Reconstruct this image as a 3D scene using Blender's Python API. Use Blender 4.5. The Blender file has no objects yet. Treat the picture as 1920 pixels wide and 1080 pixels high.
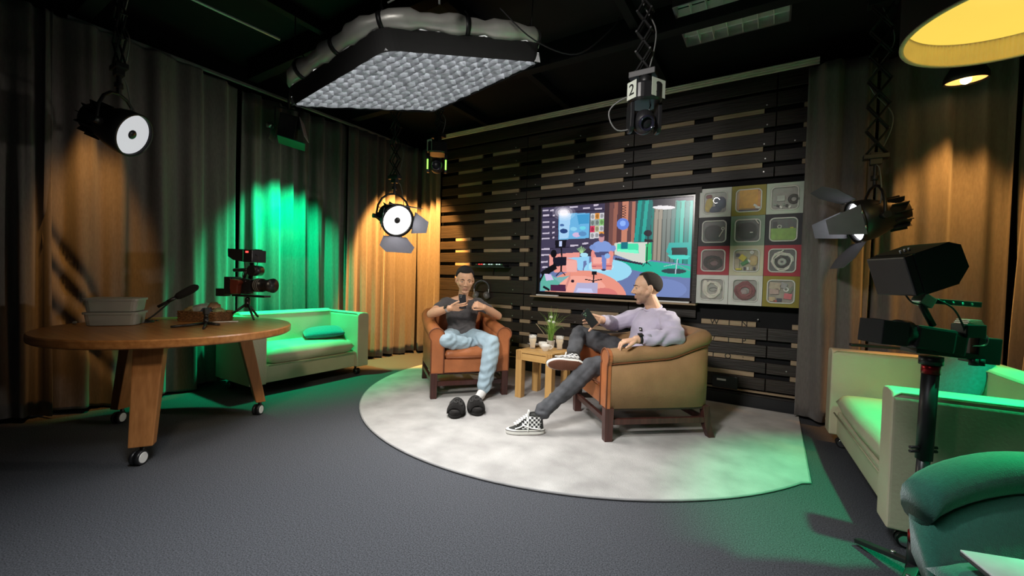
import bpy, bmesh, math, random
import numpy as np
from mathutils import Vector, Matrix, Euler
PI = math.pi
R = math.radians
random.seed(7)
S = bpy.context.scene
COL = S.collection

# ---------------------------------------------------------------- camera
cam_d = bpy.data.cameras.new('camera'); cam = bpy.data.objects.new('camera', cam_d); COL.objects.link(cam)
def set_camera():
    pitch, roll, yaw = R(1.2312), R(1.68638), R(32.16967)
    fw = Vector((-math.sin(yaw)*math.cos(pitch), math.cos(yaw)*math.cos(pitch), -math.sin(pitch)))
    r = Vector((math.cos(yaw), math.sin(yaw), 0)); u = r.cross(fw)
    r2 = math.cos(roll)*r + math.sin(roll)*u; u2 = -math.sin(roll)*r + math.cos(roll)*u
    m = Matrix.Identity(4)
    for i in range(3):
        m[i][0] = r2[i]; m[i][1] = u2[i]; m[i][2] = -fw[i]
    m.translation = Vector((0, 0, 1.15))
    cam.matrix_world = m
    cam_d.sensor_width = 36; cam_d.lens = 785.25/1920*36
    cam_d.clip_start = 0.02; cam_d.clip_end = 60
set_camera()
S.camera = cam

# ---------------------------------------------------------------- exposure and world
S.view_settings.view_transform = 'Standard'
S.view_settings.look = 'None'
S.view_settings.gamma = 1
S.view_settings.use_curve_mapping = False
S.view_settings.exposure = 0.0
W = bpy.data.worlds.new('dark_room'); S.world = W; W.use_nodes = True
W.node_tree.nodes['Background'].inputs[0].default_value = (0.75, 0.85, 1.0, 1)
W.node_tree.nodes['Background'].inputs[1].default_value = 0.006

# ---------------------------------------------------------------- lights (at lamps in the room or above the frame, plus added fill spots)
def aim(o, target):
    d = Vector(target) - o.location
    o.rotation_euler = d.to_track_quat('-Z', 'Y').to_euler()
def spot(name, loc, target, power, color, angle, blend=.3, r=.06):
    l = bpy.data.lights.new(name, 'SPOT'); o = bpy.data.objects.new(name, l); COL.objects.link(o)
    o.location = loc; aim(o, target)
    l.energy = power; l.color = color; l.spot_size = R(angle); l.spot_blend = blend; l.shadow_soft_size = r
    return o
def area(name, loc, target, power, color, sx, sy, spread=180):
    l = bpy.data.lights.new(name, 'AREA'); o = bpy.data.objects.new(name, l); COL.objects.link(o)
    o.location = loc; aim(o, target)
    l.shape = 'RECTANGLE'; l.size = sx; l.size_y = sy; l.energy = power; l.color = color; l.spread = R(spread)
    return o
WARM = (1.0, .44, .10); GREEN = (0.0, 1.0, .36)
# the soft light's beam, narrowed by its egg crate
SBC = Vector((-2.3595, 2.2658, 2.584)); SBN = Vector((.9845, .0575, .1925)).cross(Vector((.7095, .8115, .1125))).normalized()
area('soft_light_beam', SBC-SBN*.02, SBC-SBN*2, 19, (1.0, .97, .94), .78, .78, 84)
spot('corner_lamp_beam', (-3.36, 3.11, 1.70), (-.9, 2.5, .75), 40, (1.0, .94, .84), 62, .6, .13)
spot('left_lamp_beam', (-3.78, 1.21, 2.03), (-1.9, 3.0, .8), 30, (1.0, .97, .94), 46, .5, .13)
spot('right_lamp_beam', (.30, 4.02, 1.60), (-3.0, 2.7, .75), 130, (1.0, .93, .82), 58, .6, .1)
# unseen fill spots added behind the camera to brighten chairs, table and floor
spot('front_fill_spot', (-1.2, -.9, 3.0), (-1.5, 3.5, .92), 620, (1.0, .95, .90), 60, 1.0, .25)
spot('table_fill_spot', (-.6, -.3, 3.05), (-3.85, 2.4, .0), 190, (1.0, .82, .58), 40, 1.0, .2)
spot('floor_fill_spot', (-.95, .55, 3.1), (-1.05, 1.05, 0), 520, (.93, .97, 1.0), 88, 1.0, .3)
# green lamps: one over the left sofa, one over the right sofa above the frame
spot('green_beam_left', (-4.31, 2.52, 2.46), (-4.85, 2.72, 0), 560, GREEN, 86, .9, .05)
spot('green_beam_right', (1.10, 2.50, 2.40), (.92, 2.66, 0), 380, GREEN, 64, .5, .05)
# amber lamps
spot('amber_corner', (-3.75, 3.75, 2.95), (-4.50, 4.35, 1.1), 1500, WARM, 58, .25, .05)
spot('amber_left', (-4.12, .95, 2.95), (-4.62, 1.06, 1.35), 200, WARM, 29, .9, .05)
spot('amber_right', (1.085, 4.20, 2.58), (1.10, 4.52, .1), 170, WARM, 72, 1.0, .05)
point_ = bpy.data.lights.new('pendant_glow', 'POINT'); po = bpy.data.objects.new('pendant_glow', point_); COL.objects.link(po)
po.location = (.985, 3.03, 2.44); point_.energy = 4; point_.color = (1, .72, .3); point_.shadow_soft_size = .3

# ---------------------------------------------------------------- materials
def _nt(name):
    m = bpy.data.materials.new(name); m.use_nodes = True
    nt = m.node_tree; b = nt.nodes['Principled BSDF']
    return m, nt, b
def pm(name, c, rough=.6, metal=0, var=.12, scale=12, stretch=(1,1,1), bump=0, bscale=None, spec=.5, c2=None, detail=4, emit=None, estr=1, trans=0, alpha=1, sheen=0):
    m, nt, b = _nt(name)
    N = nt.nodes; L = nt.links
    tc = N.new('ShaderNodeTexCoord'); mp = N.new('ShaderNodeMapping'); mp.inputs['Scale'].default_value = stretch
    L.new(tc.outputs['Object'], mp.inputs[0])
    nz = N.new('ShaderNodeTexNoise'); nz.inputs['Scale'].default_value = scale; nz.inputs['Detail'].default_value = detail
    L.new(mp.outputs[0], nz.inputs['Vector'])
    cr = N.new('ShaderNodeValToRGB')
    a = tuple(x*(1-var) for x in c); d = c2 if c2 else tuple(min(1, x*(1+var)) for x in c)
    cr.color_ramp.elements[0].position = .3; cr.color_ramp.elements[1].position = .7
    cr.color_ramp.elements[0].color = (*a, 1); cr.color_ramp.elements[1].color = (*d, 1)
    L.new(nz.outputs[0], cr.inputs[0]); L.new(cr.outputs[0], b.inputs['Base Color'])
    b.inputs['Roughness'].default_value = rough; b.inputs['Metallic'].default_value = metal
    b.inputs['Specular IOR Level'].default_value = spec
    if sheen: b.inputs['Sheen Weight'].default_value = sheen
    if trans: b.inputs['Transmission Weight'].default_value = trans
    if alpha < 1: b.inputs['Alpha'].default_value = alpha
    if emit:
        b.inputs['Emission Color'].default_value = (*emit, 1); b.inputs['Emission Strength'].default_value = estr
    if bump:
        n2 = N.new('ShaderNodeTexNoise'); n2.inputs['Scale'].default_value = bscale or scale*3; n2.inputs['Detail'].default_value = 3
        L.new(mp.outputs[0], n2.inputs['Vector'])
        bp = N.new('ShaderNodeBump'); bp.inputs['Strength'].default_value = bump; bp.inputs['Distance'].default_value = .01
        L.new(n2.outputs[0], bp.inputs['Height']); L.new(bp.outputs[0], b.inputs['Normal'])
    return m
def wood(name, c, c2, rough=.45, axis=0, scale=6, bump=.15):
    st = [9, 9, 9]; st[axis] = .6
    return pm(name, c, rough, var=.0, c2=c2, scale=scale, stretch=tuple(st), bump=bump, bscale=scale*2, detail=6)
def checker(name, c1, c2, scale, rough=.7):
    m, nt, b = _nt(name)
    tc = nt.nodes.new('ShaderNodeTexCoord'); ck = nt.nodes.new('ShaderNodeTexChecker')
    ck.inputs['Scale'].default_value = scale; ck.inputs['Color1'].default_value = (*c1, 1); ck.inputs['Color2'].default_value = (*c2, 1)
    nt.links.new(tc.outputs['UV'], ck.inputs['Vector']); nt.links.new(ck.outputs[0], b.inputs['Base Color'])
    b.inputs['Roughness'].default_value = rough
    return m
def attr_mat(name, attr, rough=.6, emit=0, spec=.5, bump=0, bscale=60):
    m, nt, b = _nt(name)
    a = nt.nodes.new('ShaderNodeAttribute'); a.attribute_name = attr
    if emit:
        b.inputs['Base Color'].default_value = (0, 0, 0, 1)
        nt.links.new(a.outputs['Color'], b.inputs['Emission Color']); b.inputs['Emission Strength'].default_value = emit
    else:
        nt.links.new(a.outputs['Color'], b.inputs['Base Color'])
    b.inputs['Roughness'].default_value = rough; b.inputs['Specular IOR Level'].default_value = spec
    if bump:
        tc = nt.nodes.new('ShaderNodeTexCoord'); n2 = nt.nodes.new('ShaderNodeTexNoise'); n2.inputs['Scale'].default_value = bscale
        nt.links.new(tc.outputs['Object'], n2.inputs['Vector'])
        bp = nt.nodes.new('ShaderNodeBump'); bp.inputs['Strength'].default_value = bump; bp.inputs['Distance'].default_value = .005
        nt.links.new(n2.outputs[0], bp.inputs['Height']); nt.links.new(bp.outputs[0], b.inputs['Normal'])
    return m
def glow(name, c, s):
    m, nt, b = _nt(name)
    tc = nt.nodes.new('ShaderNodeTexCoord'); nz = nt.nodes.new('ShaderNodeTexNoise'); nz.inputs['Scale'].default_value = 3
    nt.links.new(tc.outputs['Object'], nz.inputs['Vector'])
    cr = nt.nodes.new('ShaderNodeValToRGB')
    cr.color_ramp.elements[0].color = (*[x*.93 for x in c], 1); cr.color_ramp.elements[1].color = (*c, 1)
    nt.links.new(nz.outputs[0], cr.inputs[0]); nt.links.new(cr.outputs[0], b.inputs['Emission Color'])
    b.inputs['Base Color'].default_value = (0.02, 0.02, 0.02, 1); b.inputs['Emission Strength'].default_value = s
    return m

# ---------------------------------------------------------------- mesh builder
def rmat(rot):
    if isinstance(rot, (tuple, list)): rot = Euler(rot)
    return (rot.to_matrix() if isinstance(rot, Euler) else rot).to_4x4()
class MB:
    def __init__(s): s.v = []; s.f = []; s.m = []; s.s = []
    def add(s, vs, fs, m=0, sm=False, M=None):
        o = len(s.v)
        for v in vs:
            v = Vector(v); s.v.append(M @ v if M is not None else v)
        for f in fs: s.f.append([i+o for i in f]); s.m.append(m); s.s.append(sm)
        return s
    def box(s, c, d, rot=None, m=0, taper=None, M=None):
        x, y, z = d[0]/2, d[1]/2, d[2]/2; t = taper or (1, 1)
        vs = [(-x,-y,-z),(x,-y,-z),(x,y,-z),(-x,y,-z),(-x*t[0],-y*t[1],z),(x*t[0],-y*t[1],z),(x*t[0],y*t[1],z),(-x*t[0],y*t[1],z)]
        T = Matrix.Translation(Vector(c))
        if rot is not None: T = T @ rmat(rot)
        if M is not None: T = M @ T
        return s.add(vs, [(0,3,2,1),(4,5,6,7),(0,1,5,4),(1,2,6,5),(2,3,7,6),(3,0,4,7)], m, False, T)
    def span(s, p0, p1, m=0):
        c = [(a+b)/2 for a, b in zip(p0, p1)]; d = [abs(a-b) for a, b in zip(p0, p1)]
        return s.box(c, d, m=m)
    def tube(s, path, r, n=10, m=0, sm=True, cap=True, closed=False, flat=None):
        path = [Vector(p) for p in path]; k = len(path)
        rs = r if isinstance(r, (list, tuple)) else [r]*k
        up = None; vs = []; fs = []
        for i, p in enumerate(path):
            if closed: t = path[(i+1) % k] - path[i-1]
            else: t = path[min(i+1, k-1)] - path[max(i-1, 0)]
            if t.length < 1e-9: t = Vector((0, 0, 1))
            t.normalize()
            if up is None:
                up = Vector((0, 0, 1)) if abs(t.z) < .9 else Vector((1, 0, 0))
            u = (up - t*up.dot(t))
            if u.length < 1e-6: u = t.orthogonal()
            u.normalize(); up = u; w = t.cross(u)
            for j in range(n):
                a = 2*PI*j/n
                vs.append(p + (u*math.cos(a)*(flat or 1) + w*math.sin(a))*rs[i])
        for i in range(k if closed else k-1):
            for j in range(n):
                a = i*n+j; b = i*n+(j+1) % n; c = ((i+1) % k)*n
                fs.append((a, b, c+(j+1) % n, c+j))
        s.add(vs, fs, m, sm)
        if cap and not closed:
            s.add(vs[:n], [tuple(range(n))[::-1]], m); s.add(vs[-n:], [tuple(range(n))], m)
        return s
    def cyl(s, p0, p1, r0, r1=None, n=20, m=0, sm=True):
        return s.tube([p0, p1], [r0, r0 if r1 is None else r1], n, m, sm)
    def lathe(s, prof, n=24, m=0, sm=True, M=None):
        vs = []; fs = []
        for r, z in prof:
            for j in range(n):
                a = 2*PI*j/n; vs.append((r*math.cos(a), r*math.sin(a), z))
        for i in range(len(prof)-1):
            for j in range(n):
                a = i*n+j; b = i*n+(j+1) % n
                fs.append((a, b, b+n, a+n))
        return s.add(vs, fs, m, sm, M)
    def loft(s, rings, m=0, sm=True, cap=True, closed=True, M=None):
        n = len(rings[0]); vs = [p for r in rings for p in r]; fs = []
        for i in range(len(rings)-1):
            for j in range(n if closed else n-1):
                a = i*n+j; b = i*n+(j+1) % n
                fs.append((a, b, b+n, a+n))
        if cap: fs += [tuple(range(n))[::-1], tuple(range(len(vs)-n, len(vs)))]
        return s.add(vs, fs, m, sm, M)
    def ball(s, c, r, rot=None, nu=16, nv=10, m=0, M=None, e=1.0):
        rx, ry, rz = (r, r, r) if not isinstance(r, (tuple, list)) else r
        sg = lambda t: math.copysign(abs(t)**e, t)
        vs = [(0, 0, -rz)]; fs = []
        for i in range(1, nv):
            b = -PI/2 + PI*i/nv
            for j in range(nu):
                a = 2*PI*j/nu
                vs.append((rx*sg(math.cos(b))*sg(math.cos(a)), ry*sg(math.cos(b))*sg(math.sin(a)), rz*sg(math.sin(b))))
        vs.append((0, 0, rz)); t = len(vs)-1
        for j in range(nu): fs.append((0, 1+(j+1) % nu, 1+j))
        for i in range(nv-2):
            for j in range(nu):
                a = 1+i*nu+j; b = 1+i*nu+(j+1) % nu; fs.append((a, b, b+nu, a+nu))
        o = 1+(nv-2)*nu
        for j in range(nu): fs.append((o+j, o+(j+1) % nu, t))
        T = Matrix.Translation(Vector(c))
        if rot is not None: T = T @ rmat(rot)
        if M is not None: T = M @ T
        return s.add(vs, fs, m, True, T)
    def cushion(s, c, d, bulge=.5, n=14, rot=None, m=0, e=.35, sag=0):
        """soft box: superellipse outline, puffed top and bottom"""
        x, y, z = d[0]/2, d[1]/2, d[2]/2; vs = []; fs = []
        for side in (1, -1):
            for i in range(n+1):
                for j in range(n+1):
                    u = -1+2*i/n; v = -1+2*j/n
                    k = (1-abs(u)**(2/e))*(1-abs(v)**(2/e)); k = max(0, k)**.5
                    q = (1-u*u)*(1-v*v)
                    zz = side*z*((1-bulge)*k + bulge*k*(.35+.65*q))
                    pin = 1-.04*(abs(u)*abs(v))
                    vs.append((x*u*pin, y*v*pin, zz - sag*q))
            o = 0 if side == 1 else (n+1)**2
            for i in range(n):
                for j in range(n):
                    a = o+i*(n+1)+j; f = (a, a+n+1, a+n+2, a+1)
                    fs.append(f if side == 1 else f[::-1])
        T = Matrix.Translation(Vector(c))
        if rot is not None: T = T @ rmat(rot)
        return s.add(vs, fs, m, True, T)
    def build(s, name, mats, parent=None, bevel=0, seg=2, smooth=None, uv=None, kind=None, weld=True):
        me = bpy.data.meshes.new(name)
        me.from_pydata([tuple(v) for v in s.v], [], s.f)
        mats = mats if isinstance(mats, (list, tuple)) else [mats]
        for m in mats: me.materials.append(m)
        me.polygons.foreach_set('material_index', s.m)
        me.polygons.foreach_set('use_smooth', [bool(x) if smooth is None else smooth for x in s.s])
        bm = bmesh.new(); bm.from_mesh(me)
        if weld: bmesh.ops.remove_doubles(bm, verts=bm.verts, dist=1e-5)
        bmesh.ops.recalc_face_normals(bm, faces=bm.faces)
        if bevel:
            ed = [e for e in bm.edges if len(e.link_faces) == 2 and e.calc_face_angle(0) > R(32)]
            bmesh.ops.bevel(bm, geom=ed, offset=bevel, segments=seg, affect='EDGES', profile=.6, clamp_overlap=True)
        bm.to_mesh(me); bm.free()
        o = bpy.data.objects.new(name, me); COL.objects.link(o)
        if parent is not None: o.parent = parent
        if kind: o['kind'] = kind
        return o
def tag(o, label, cat, group=None):
    o['label'] = label; o['category'] = cat
    if group: o['group'] = group
    return o
def thing(name, label, cat, loc=(0, 0, 0), rz=0, group=None, rot=None):
    o = bpy.data.objects.new(name, None); COL.objects.link(o); o.empty_display_size = .05
    o.location = loc; o.rotation_euler = rot if rot else (0, 0, rz)
    return tag(o, label, cat, group)
def struct(o): o['kind'] = 'structure'; return o
def dup(root, loc=None, rz=None, label=None, group=None, rot=None):
    def cp(o, parent):
        c = o.copy(); COL.objects.link(c)
        if parent is not None: c.parent = parent
        for ch in list(o.children): cp(ch, c)
        return c
    r = cp(root, None)
    if loc is not None: r.location = loc
    if rz is not None: r.rotation_euler = (0, 0, rz)
    if rot is not None: r.rotation_euler = rot
    if label: r['label'] = label
    if group: r['group'] = group
    return r
def blend(name, mb, mat, parent, voxel=.004, smooth=4, factor=.5, post=None):
    """one continuous surface from overlapping closed shapes"""
    o = mb.build(name, mat, None, weld=False)
    md = o.modifiers.new('r', 'REMESH'); md.mode = 'VOXEL'; md.voxel_size = voxel; md.use_smooth_shade = True
    if smooth:
        sm = o.modifiers.new('s', 'SMOOTH'); sm.iterations = smooth; sm.factor = factor
    dg = bpy.context.evaluated_depsgraph_get(); ev = o.evaluated_get(dg)
    me = bpy.data.meshes.new_from_object(ev, depsgraph=dg)
    o.modifiers.clear(); old = o.data; o.data = me; bpy.data.meshes.remove(old)
    me.name = name
    me.materials.clear()
    for m in (mat if isinstance(mat, (list, tuple)) else [mat]): me.materials.append(m)
    me.polygons.foreach_set('use_smooth', [True]*len(me.polygons))
    if post: post(me)
    if parent is not None: o.parent = parent
    return o
def limb(mb, p0, p1, r0, r1, n=14):
    p0 = Vector(p0); p1 = Vector(p1)
    mb.tube([p0, p1], [r0, r1], n); mb.ball(p0, r0, nu=n, nv=8); mb.ball(p1, r1, nu=n, nv=8)
def chain(mb, pts, rs, n=14):
    for i in range(len(pts)-1): limb(mb, pts[i], pts[i+1], rs[i], rs[i+1], n)
def cr(pts, k=8, closed=False):
    """Catmull-Rom through points"""
    P = [Vector(p) for p in pts]; out = []; n = len(P)
    rng = range(n if closed else n-1)
    for i in rng:
        if closed: a, b, c, d = P[i-1], P[i], P[(i+1) % n], P[(i+2) % n]
        else: a, b, c, d = P[max(i-1, 0)], P[i], P[i+1], P[min(i+2, n-1)]
        for j in range(k):
            t = j/k
            out.append(.5*((2*b)+(c-a)*t+(2*a-5*b+4*c-d)*t*t+(3*b-a-3*c+d)*t**3))
    if not closed: out.append(P[-1])
    return out
def text_mesh(txt, size, mat, parent, loc, rot, name='lettering', depth=.0008, font_align='CENTER'):
    cu = bpy.data.curves.new(name, 'FONT'); cu.body = txt; cu.size = size; cu.extrude = depth
    cu.align_x = font_align; cu.align_y = 'CENTER'; cu.resolution_u = 3
    o = bpy.data.objects.new(name, cu); COL.objects.link(o)
    dg = bpy.context.evaluated_depsgraph_get()
    me = bpy.data.meshes.new_from_object(o.evaluated_get(dg), depsgraph=dg)
    bpy.data.objects.remove(o); bpy.data.curves.remove(cu)
    me.materials.clear(); me.materials.append(mat)
    t = bpy.data.objects.new(name, me); COL.objects.link(t)
    t.location = loc; t.rotation_euler = rot
    if parent is not None: t.parent = parent
    return t

# shared materials
BLACK = pm('black_metal', (.012, .012, .013), .45, var=.2)
MATTE = pm('matte_black', (.005, .005, .0055), .8, var=.2)
PLASTIC = pm('black_plastic', (.015, .015, .017), .35, var=.15)
CHROME = pm('chrome', (.75, .75, .76), .18, 1, var=.03)
STEEL = pm('brushed_steel', (.5, .5, .5), .35, 1, var=.08)
WHITEP = pm('white_plastic', (.75, .75, .74), .4, var=.03)
RUBBER = pm('grey_rubber', (.18, .18, .18), .7, var=.1)
# ================================================================ ROOM
carpet = pm('dark_carpet', (.074, .077, .086), .95, var=.5, scale=170, bump=.6, bscale=260, spec=.15, detail=2)
black_paint = pm('black_paint', (.006, .006, .007), .75, var=.3, scale=5, spec=.25)
XL, YB, XR, ZC = -4.68, 4.68, 1.62, 3.32
struct(MB().span((XL-.25, -2.2, -.06), (XR+.1, YB+.1, 0)).build('floor', carpet))
ceil_ = struct(MB().span((XL-.25, -2.2, ZC), (XR+.1, YB+.1, ZC+.08)).build('ceiling', black_paint))
for i, y in enumerate((-.4, 1.0, 2.25, 3.47)):
    MB().span((XL, y-.05, ZC-.2), (XR, y+.05, ZC)).build('ceiling_beam', black_paint, ceil_, bevel=.004)
for x in (-3.4, -2.2, -1.05, .75):
    MB().span((x-.035, -2, ZC-.1), (x+.035, YB, ZC-.001)).build('ceiling_joist', black_paint, ceil_, bevel=.004)
wl = struct(MB().span((XL-.25, -2.2, 0), (XL-.19, YB+.06, ZC)).build('wall_left', black_paint))
wr = struct(MB().span((XR, -2.2, 0), (XR+.08, YB+.06, ZC)).build('wall_right', black_paint))
wb = struct(MB().span((XL-.25, YB, 0), (XR, YB+.06, ZC)).build('wall_back', black_paint))

# pallet cladding of the back wall: every plank and every pale board seen in the gaps is a piece
dark_wood = wood('dark_stained_plank', (.011, .0078, .006), (.023, .0165, .0125), .55, 0, 5, .35)
dark_wood2 = wood('brown_stained_plank', (.014, .010, .007), (.031, .021, .014), .55, 0, 5, .35)
pale_wood = wood('raw_pallet_board', (.27, .19, .115), (.40, .30, .19), .7, 0, 5, .2)
YF = 4.57
gaps = [.15, .31, .46, .62, .785, .965, 1.16, 1.34, 1.52, 1.68, 1.905, 2.05, 2.165, 2.285, 2.435, 2.61, 2.79, 2.97, 3.15]
joints = [-4.12, -2.70, -1.36, -.05, 1.0]
tvbox = (-2.5, -.66, .97, 2.10)
binbox = (-.67, .48, .955, 2.1)
rp = random.Random(3)
def plank(x0, x1, z0, z1):
    m = dark_wood2 if (x1 < -3.2 and .9 < z0 < 2.3) or rp.random() < .25 else dark_wood
    t = .02+rp.uniform(-.003, .004)
    MB().span((x0+.003, YF+rp.uniform(-.004, .004), z0), (x1-.003, YF+t, z1)).build('plank', m, wb, bevel=.003, seg=1)
for i in range(len(gaps)-1):
    z0, z1 = gaps[i]+.024, gaps[i+1]-.024
    if i in (4, 5, 11, 12, 17): z0, z1 = gaps[i]+(.024 if i in (4, 11, 13) else .004), gaps[i+1]-(.004 if i in (4, 11) else .024)
    if i == 12: z0, z1 = gaps[12]+.004, gaps[13]-.024
    if i == 5: z0, z1 = gaps[5]+.004, gaps[6]-.024
    for j in range(4):
        x0, x1 = joints[j], joints[j+1]
        segs = [(x0, x1)]
        for bx in (tvbox, binbox):
            if z1 > bx[2] and z0 < bx[3]:
                ns = []
                for a, b in segs:
                    if b <= bx[0] or a >= bx[1]: ns.append((a, b)); continue
                    if a < bx[0]-.05: ns.append((a, bx[0]))
                    if b > bx[1]+.05: ns.append((bx[1], b))
                segs = ns
        for a, b in segs: plank(a, b, z0, z1)
MB().span((-4.12, YF, .018), (.9, YF+.02, .125)).build('plank', dark_wood, wb, bevel=.003, seg=1)
def pale(x0, x1, z, h=.048):
    return MB().span((x0, YF+.006+rp.uniform(0, .004), z-h/2+rp.uniform(.0, .004)), (x1, YF+.045, z+h/2-rp.uniform(0, .003))).build('backing_board', pale_wood, wb, bevel=.002, seg=1)
top_cols = [(-3.82, -3.41), (-3.24, -2.82), (-2.50, -2.07), (-1.92, -1.47), (-1.17, -.756), (-.58, -.147), (.16, .5)]
for z in (2.285, 2.435, 2.61, 2.79):
    for x0, x1 in top_cols: pale(x0, x1, z)
mid_cols = [(-3.84, -3.58), (-3.35, -2.92), (-2.78, -2.65)]
for z in (1.16, 1.34, 1.52, 1.68, 1.905, 2.05):
    for k, (x0, x1) in enumerate(mid_cols):
        if z == 1.34 and k == 1: continue
        if z in (2.05, 1.905) and k == 0: continue
        pale(x0, x1, z)
stamp = pm('stamp_ink', (.02, .018, .016), .8)
low_cols = [(-3.9, -3.62), (-3.35, -2.88), (-2.75, -2.60), (-2.49, -2.05), (-1.89, -1.47), (-1.26, -.82), (-.62, -.144), (.14, .3)]
for z in (.31, .46, .62, .785):
    for k, (x0, x1) in enumerate(low_cols):
        b = pale(x0, x1, z)
        if k == 6 and z > .4:
            for q, ch in enumerate({.785: 'WIN', .62: '/IP', .46: 'TO:'}[z]):
                text_mesh(ch, .075, stamp, b, (-.50+q*.13, YF+.0045, z), (PI/2, 0, 0), 'stamped_letter')
pale(-4.1, .6, .145, .02)
MB().span((-4.12, YF+.048, 0), (1.0, YF+.06, 3.2)).build('backing_sheet', black_paint, wb)
nailm = pm('nail_steel', (.6, .6, .58), .35, .8)
nb = MB()
for z in gaps[:-2]:
    for x in (-2.86, -2.58, -2.0, -1.44, -.12, .1):
        if rp.random() < .5:
            x += rp.uniform(-.02, .02); zz = z+rp.uniform(.04, .07)
            if not (tvbox[0]-.1 < x < tvbox[1]+.1 and tvbox[2]-.1 < zz < tvbox[3]+.1) and not (binbox[0]-.1 < x < binbox[1] and binbox[2]-.1 < zz < binbox[3]+.1):
                nb.cyl((x, YF-.008, zz), (x, YF+.01, zz), .006, n=8)
nb.build('nail_heads', nailm, wb, kind='stuff')
struct(MB().span((-4.12, YF-.022, 0), (1.0, YF-.002, .11)).build('baseboard_back', pm('black_skirting', (.012, .013, .015), .5)))

# aluminium track and black hooks under the ceiling along the back wall
alu = pm('dull_aluminium', (.66, .64, .54), .5, .2, var=.1)
tr = MB()
for k in range(3): tr.span((-4.05, 4.44-.012*k, 3.075+.017*k), (.25, 4.46-.004*k, 3.088+.017*k))
tag(tr.build('curtain_track', alu, bevel=.001, seg=1), 'pale ribbed aluminium track running along the top of the pallet wall', 'track')
tag(MB().span((XL+.02, .9, 3.035), (XL+.055, 4.5, 3.06)).build('curtain_rail', pm('grey_rail', (.18, .18, .18), .5), bevel=.002, seg=1), 'thin grey rail above the left curtains', 'track')
# rod coloured as green lit under the ceiling
# ================================================================ CURTAINS
def curtain_mat():
    m, nt, b = _nt('taupe_curtain_cloth')
    N = nt.nodes; L = nt.links
    tc = N.new('ShaderNodeTexCoord'); nz = N.new('ShaderNodeTexNoise'); nz.inputs['Scale'].default_value = 90
    mp = N.new('ShaderNodeMapping'); mp.inputs['Scale'].default_value = (1, 1, .25)
    L.new(tc.outputs['Object'], mp.inputs[0]); L.new(mp.outputs[0], nz.inputs['Vector'])
    r = N.new('ShaderNodeValToRGB'); r.color_ramp.elements[0].color = (.105, .095, .088, 1); r.color_ramp.elements[1].color = (.175, .158, .148, 1)
    L.new(nz.outputs[0], r.inputs[0]); L.new(r.outputs[0], b.inputs['Base Color'])
    b.inputs['Roughness'].default_value = .9; b.inputs['Specular IOR Level'].default_value = .15; b.inputs['Sheen Weight'].default_value = .25
    return m
cloth = curtain_mat()
def curtain(path, label, top=3.03, bottom=.03, amp=.055, lam=.21, seed=0, rows=26, drape=None, step=.016):
    rg = random.Random(seed)
    pts = cr(path, 10)
    L = [0]
    for a, b in zip(pts, pts[1:]): L.append(L[-1]+(b-a).length)
    tot = L[-1]; n = int(tot/step); vs = []; fs = []
    ph = 0; phases = []; amps = []
    wl_ = lam
    for i in range(n+1):
        if i % 14 == 0: wl_ = lam*rg.uniform(.72, 1.35); am = rg.uniform(.6, 1.25)
        ph += 2*PI*step/wl_; phases.append(ph); amps.append(am)
    k = np.ones(11)/11; amps = np.convolve(np.pad(amps, 5, 'edge'), k, 'valid')
    j = 0
    for i in range(n+1):
        s = tot*i/n
        while j < len(L)-2 and L[j+1] < s: j += 1
        t = (s-L[j])/max(1e-6, L[j+1]-L[j]); p = pts[j].lerp(pts[j+1], t); d = (pts[j+1]-pts[j]).normalized()
        nrm = Vector((-d.y, d.x, 0))
        for q in range(rows+1):
            z = bottom+(top-bottom)*q/rows; h = q/rows
            w = math.sin(phases[i]+.5*math.sin(3.1*h+seed+i*.01))
            w = math.copysign(abs(w)**.75, w)
            a = amp*amps[i]*(1-.35*h)*(1+.12*math.sin(5*h+i*.13))
            off = a*w + .35*a*math.sin(2.3*phases[i]+4*h)
            if drape: off += drape(s, z)
            pp = p+nrm*off
            vs.append((pp.x, pp.y, z+.012*math.sin(phases[i]*.5)*(1-h)))
    for i in range(n):
        for q in range(rows):
            a = i*(rows+1)+q; fs.append((a, a+rows+1, a+rows+2, a+1))
    m = MB().add(vs, fs, 0, True)
    # hem, turned over twice: a thicker band along the bottom edge
    o = m.build('curtain', cloth)
    so = o.modifiers.new('thick', 'SOLIDIFY'); so.thickness = .004; so.offset = 0
    tag(o, label, 'curtain')
    return o
def creases(s, z):
    """diagonal drags where the cloth is snagged on the table side"""
    out = 0
    for s0, z0, sl, a, w in ((.10, 1.25, -.9, .035, .08), (.14, .95, -.8, .042, .09), (.22, .55, -.7, .035, .08)):
        d = (z-z0)-sl*(s-s0)*2.2
        out += a*math.exp(-(d/w)**2)*math.exp(-((s-s0)/.28)**2)
    return out
XC = -4.63
curtain([(XC, -1.6, 0), (XC, -.4, 0), (XC, .82, 0)], 'dark curtain panel at the far left edge, nearest the camera', seed=1)
curtain([(XC+.02, .78, 0), (XC+.02, 1.5, 0), (XC-.13, 2.16, 0)], 'curtain panel behind the round table with an orange pool of light', seed=2, amp=.05, lam=.24, drape=creases, rows=150)
curtain([(XC-.13, 2.20, 0), (XC-.13, 2.8, 0), (XC-.05, 3.42, 0)], 'green-lit curtain panel behind the left sofa', seed=12, amp=.055, lam=.2)
curtain([(XC-.01, 3.40, 0), (XC, 4.0, 0), (XC+.03, 4.36, 0), (XC+.09, 4.50, 0)], 'orange-lit curtain panel in the room corner behind the bright lamp', seed=4, amp=.05, lam=.17)
curtain([(XC+.05, 4.56, 0), (-4.35, 4.60, 0), (-4.13, 4.56, 0)], 'narrow brownish curtain end beside the left edge of the pallet wall', seed=8, amp=.035, lam=.18)
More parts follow.
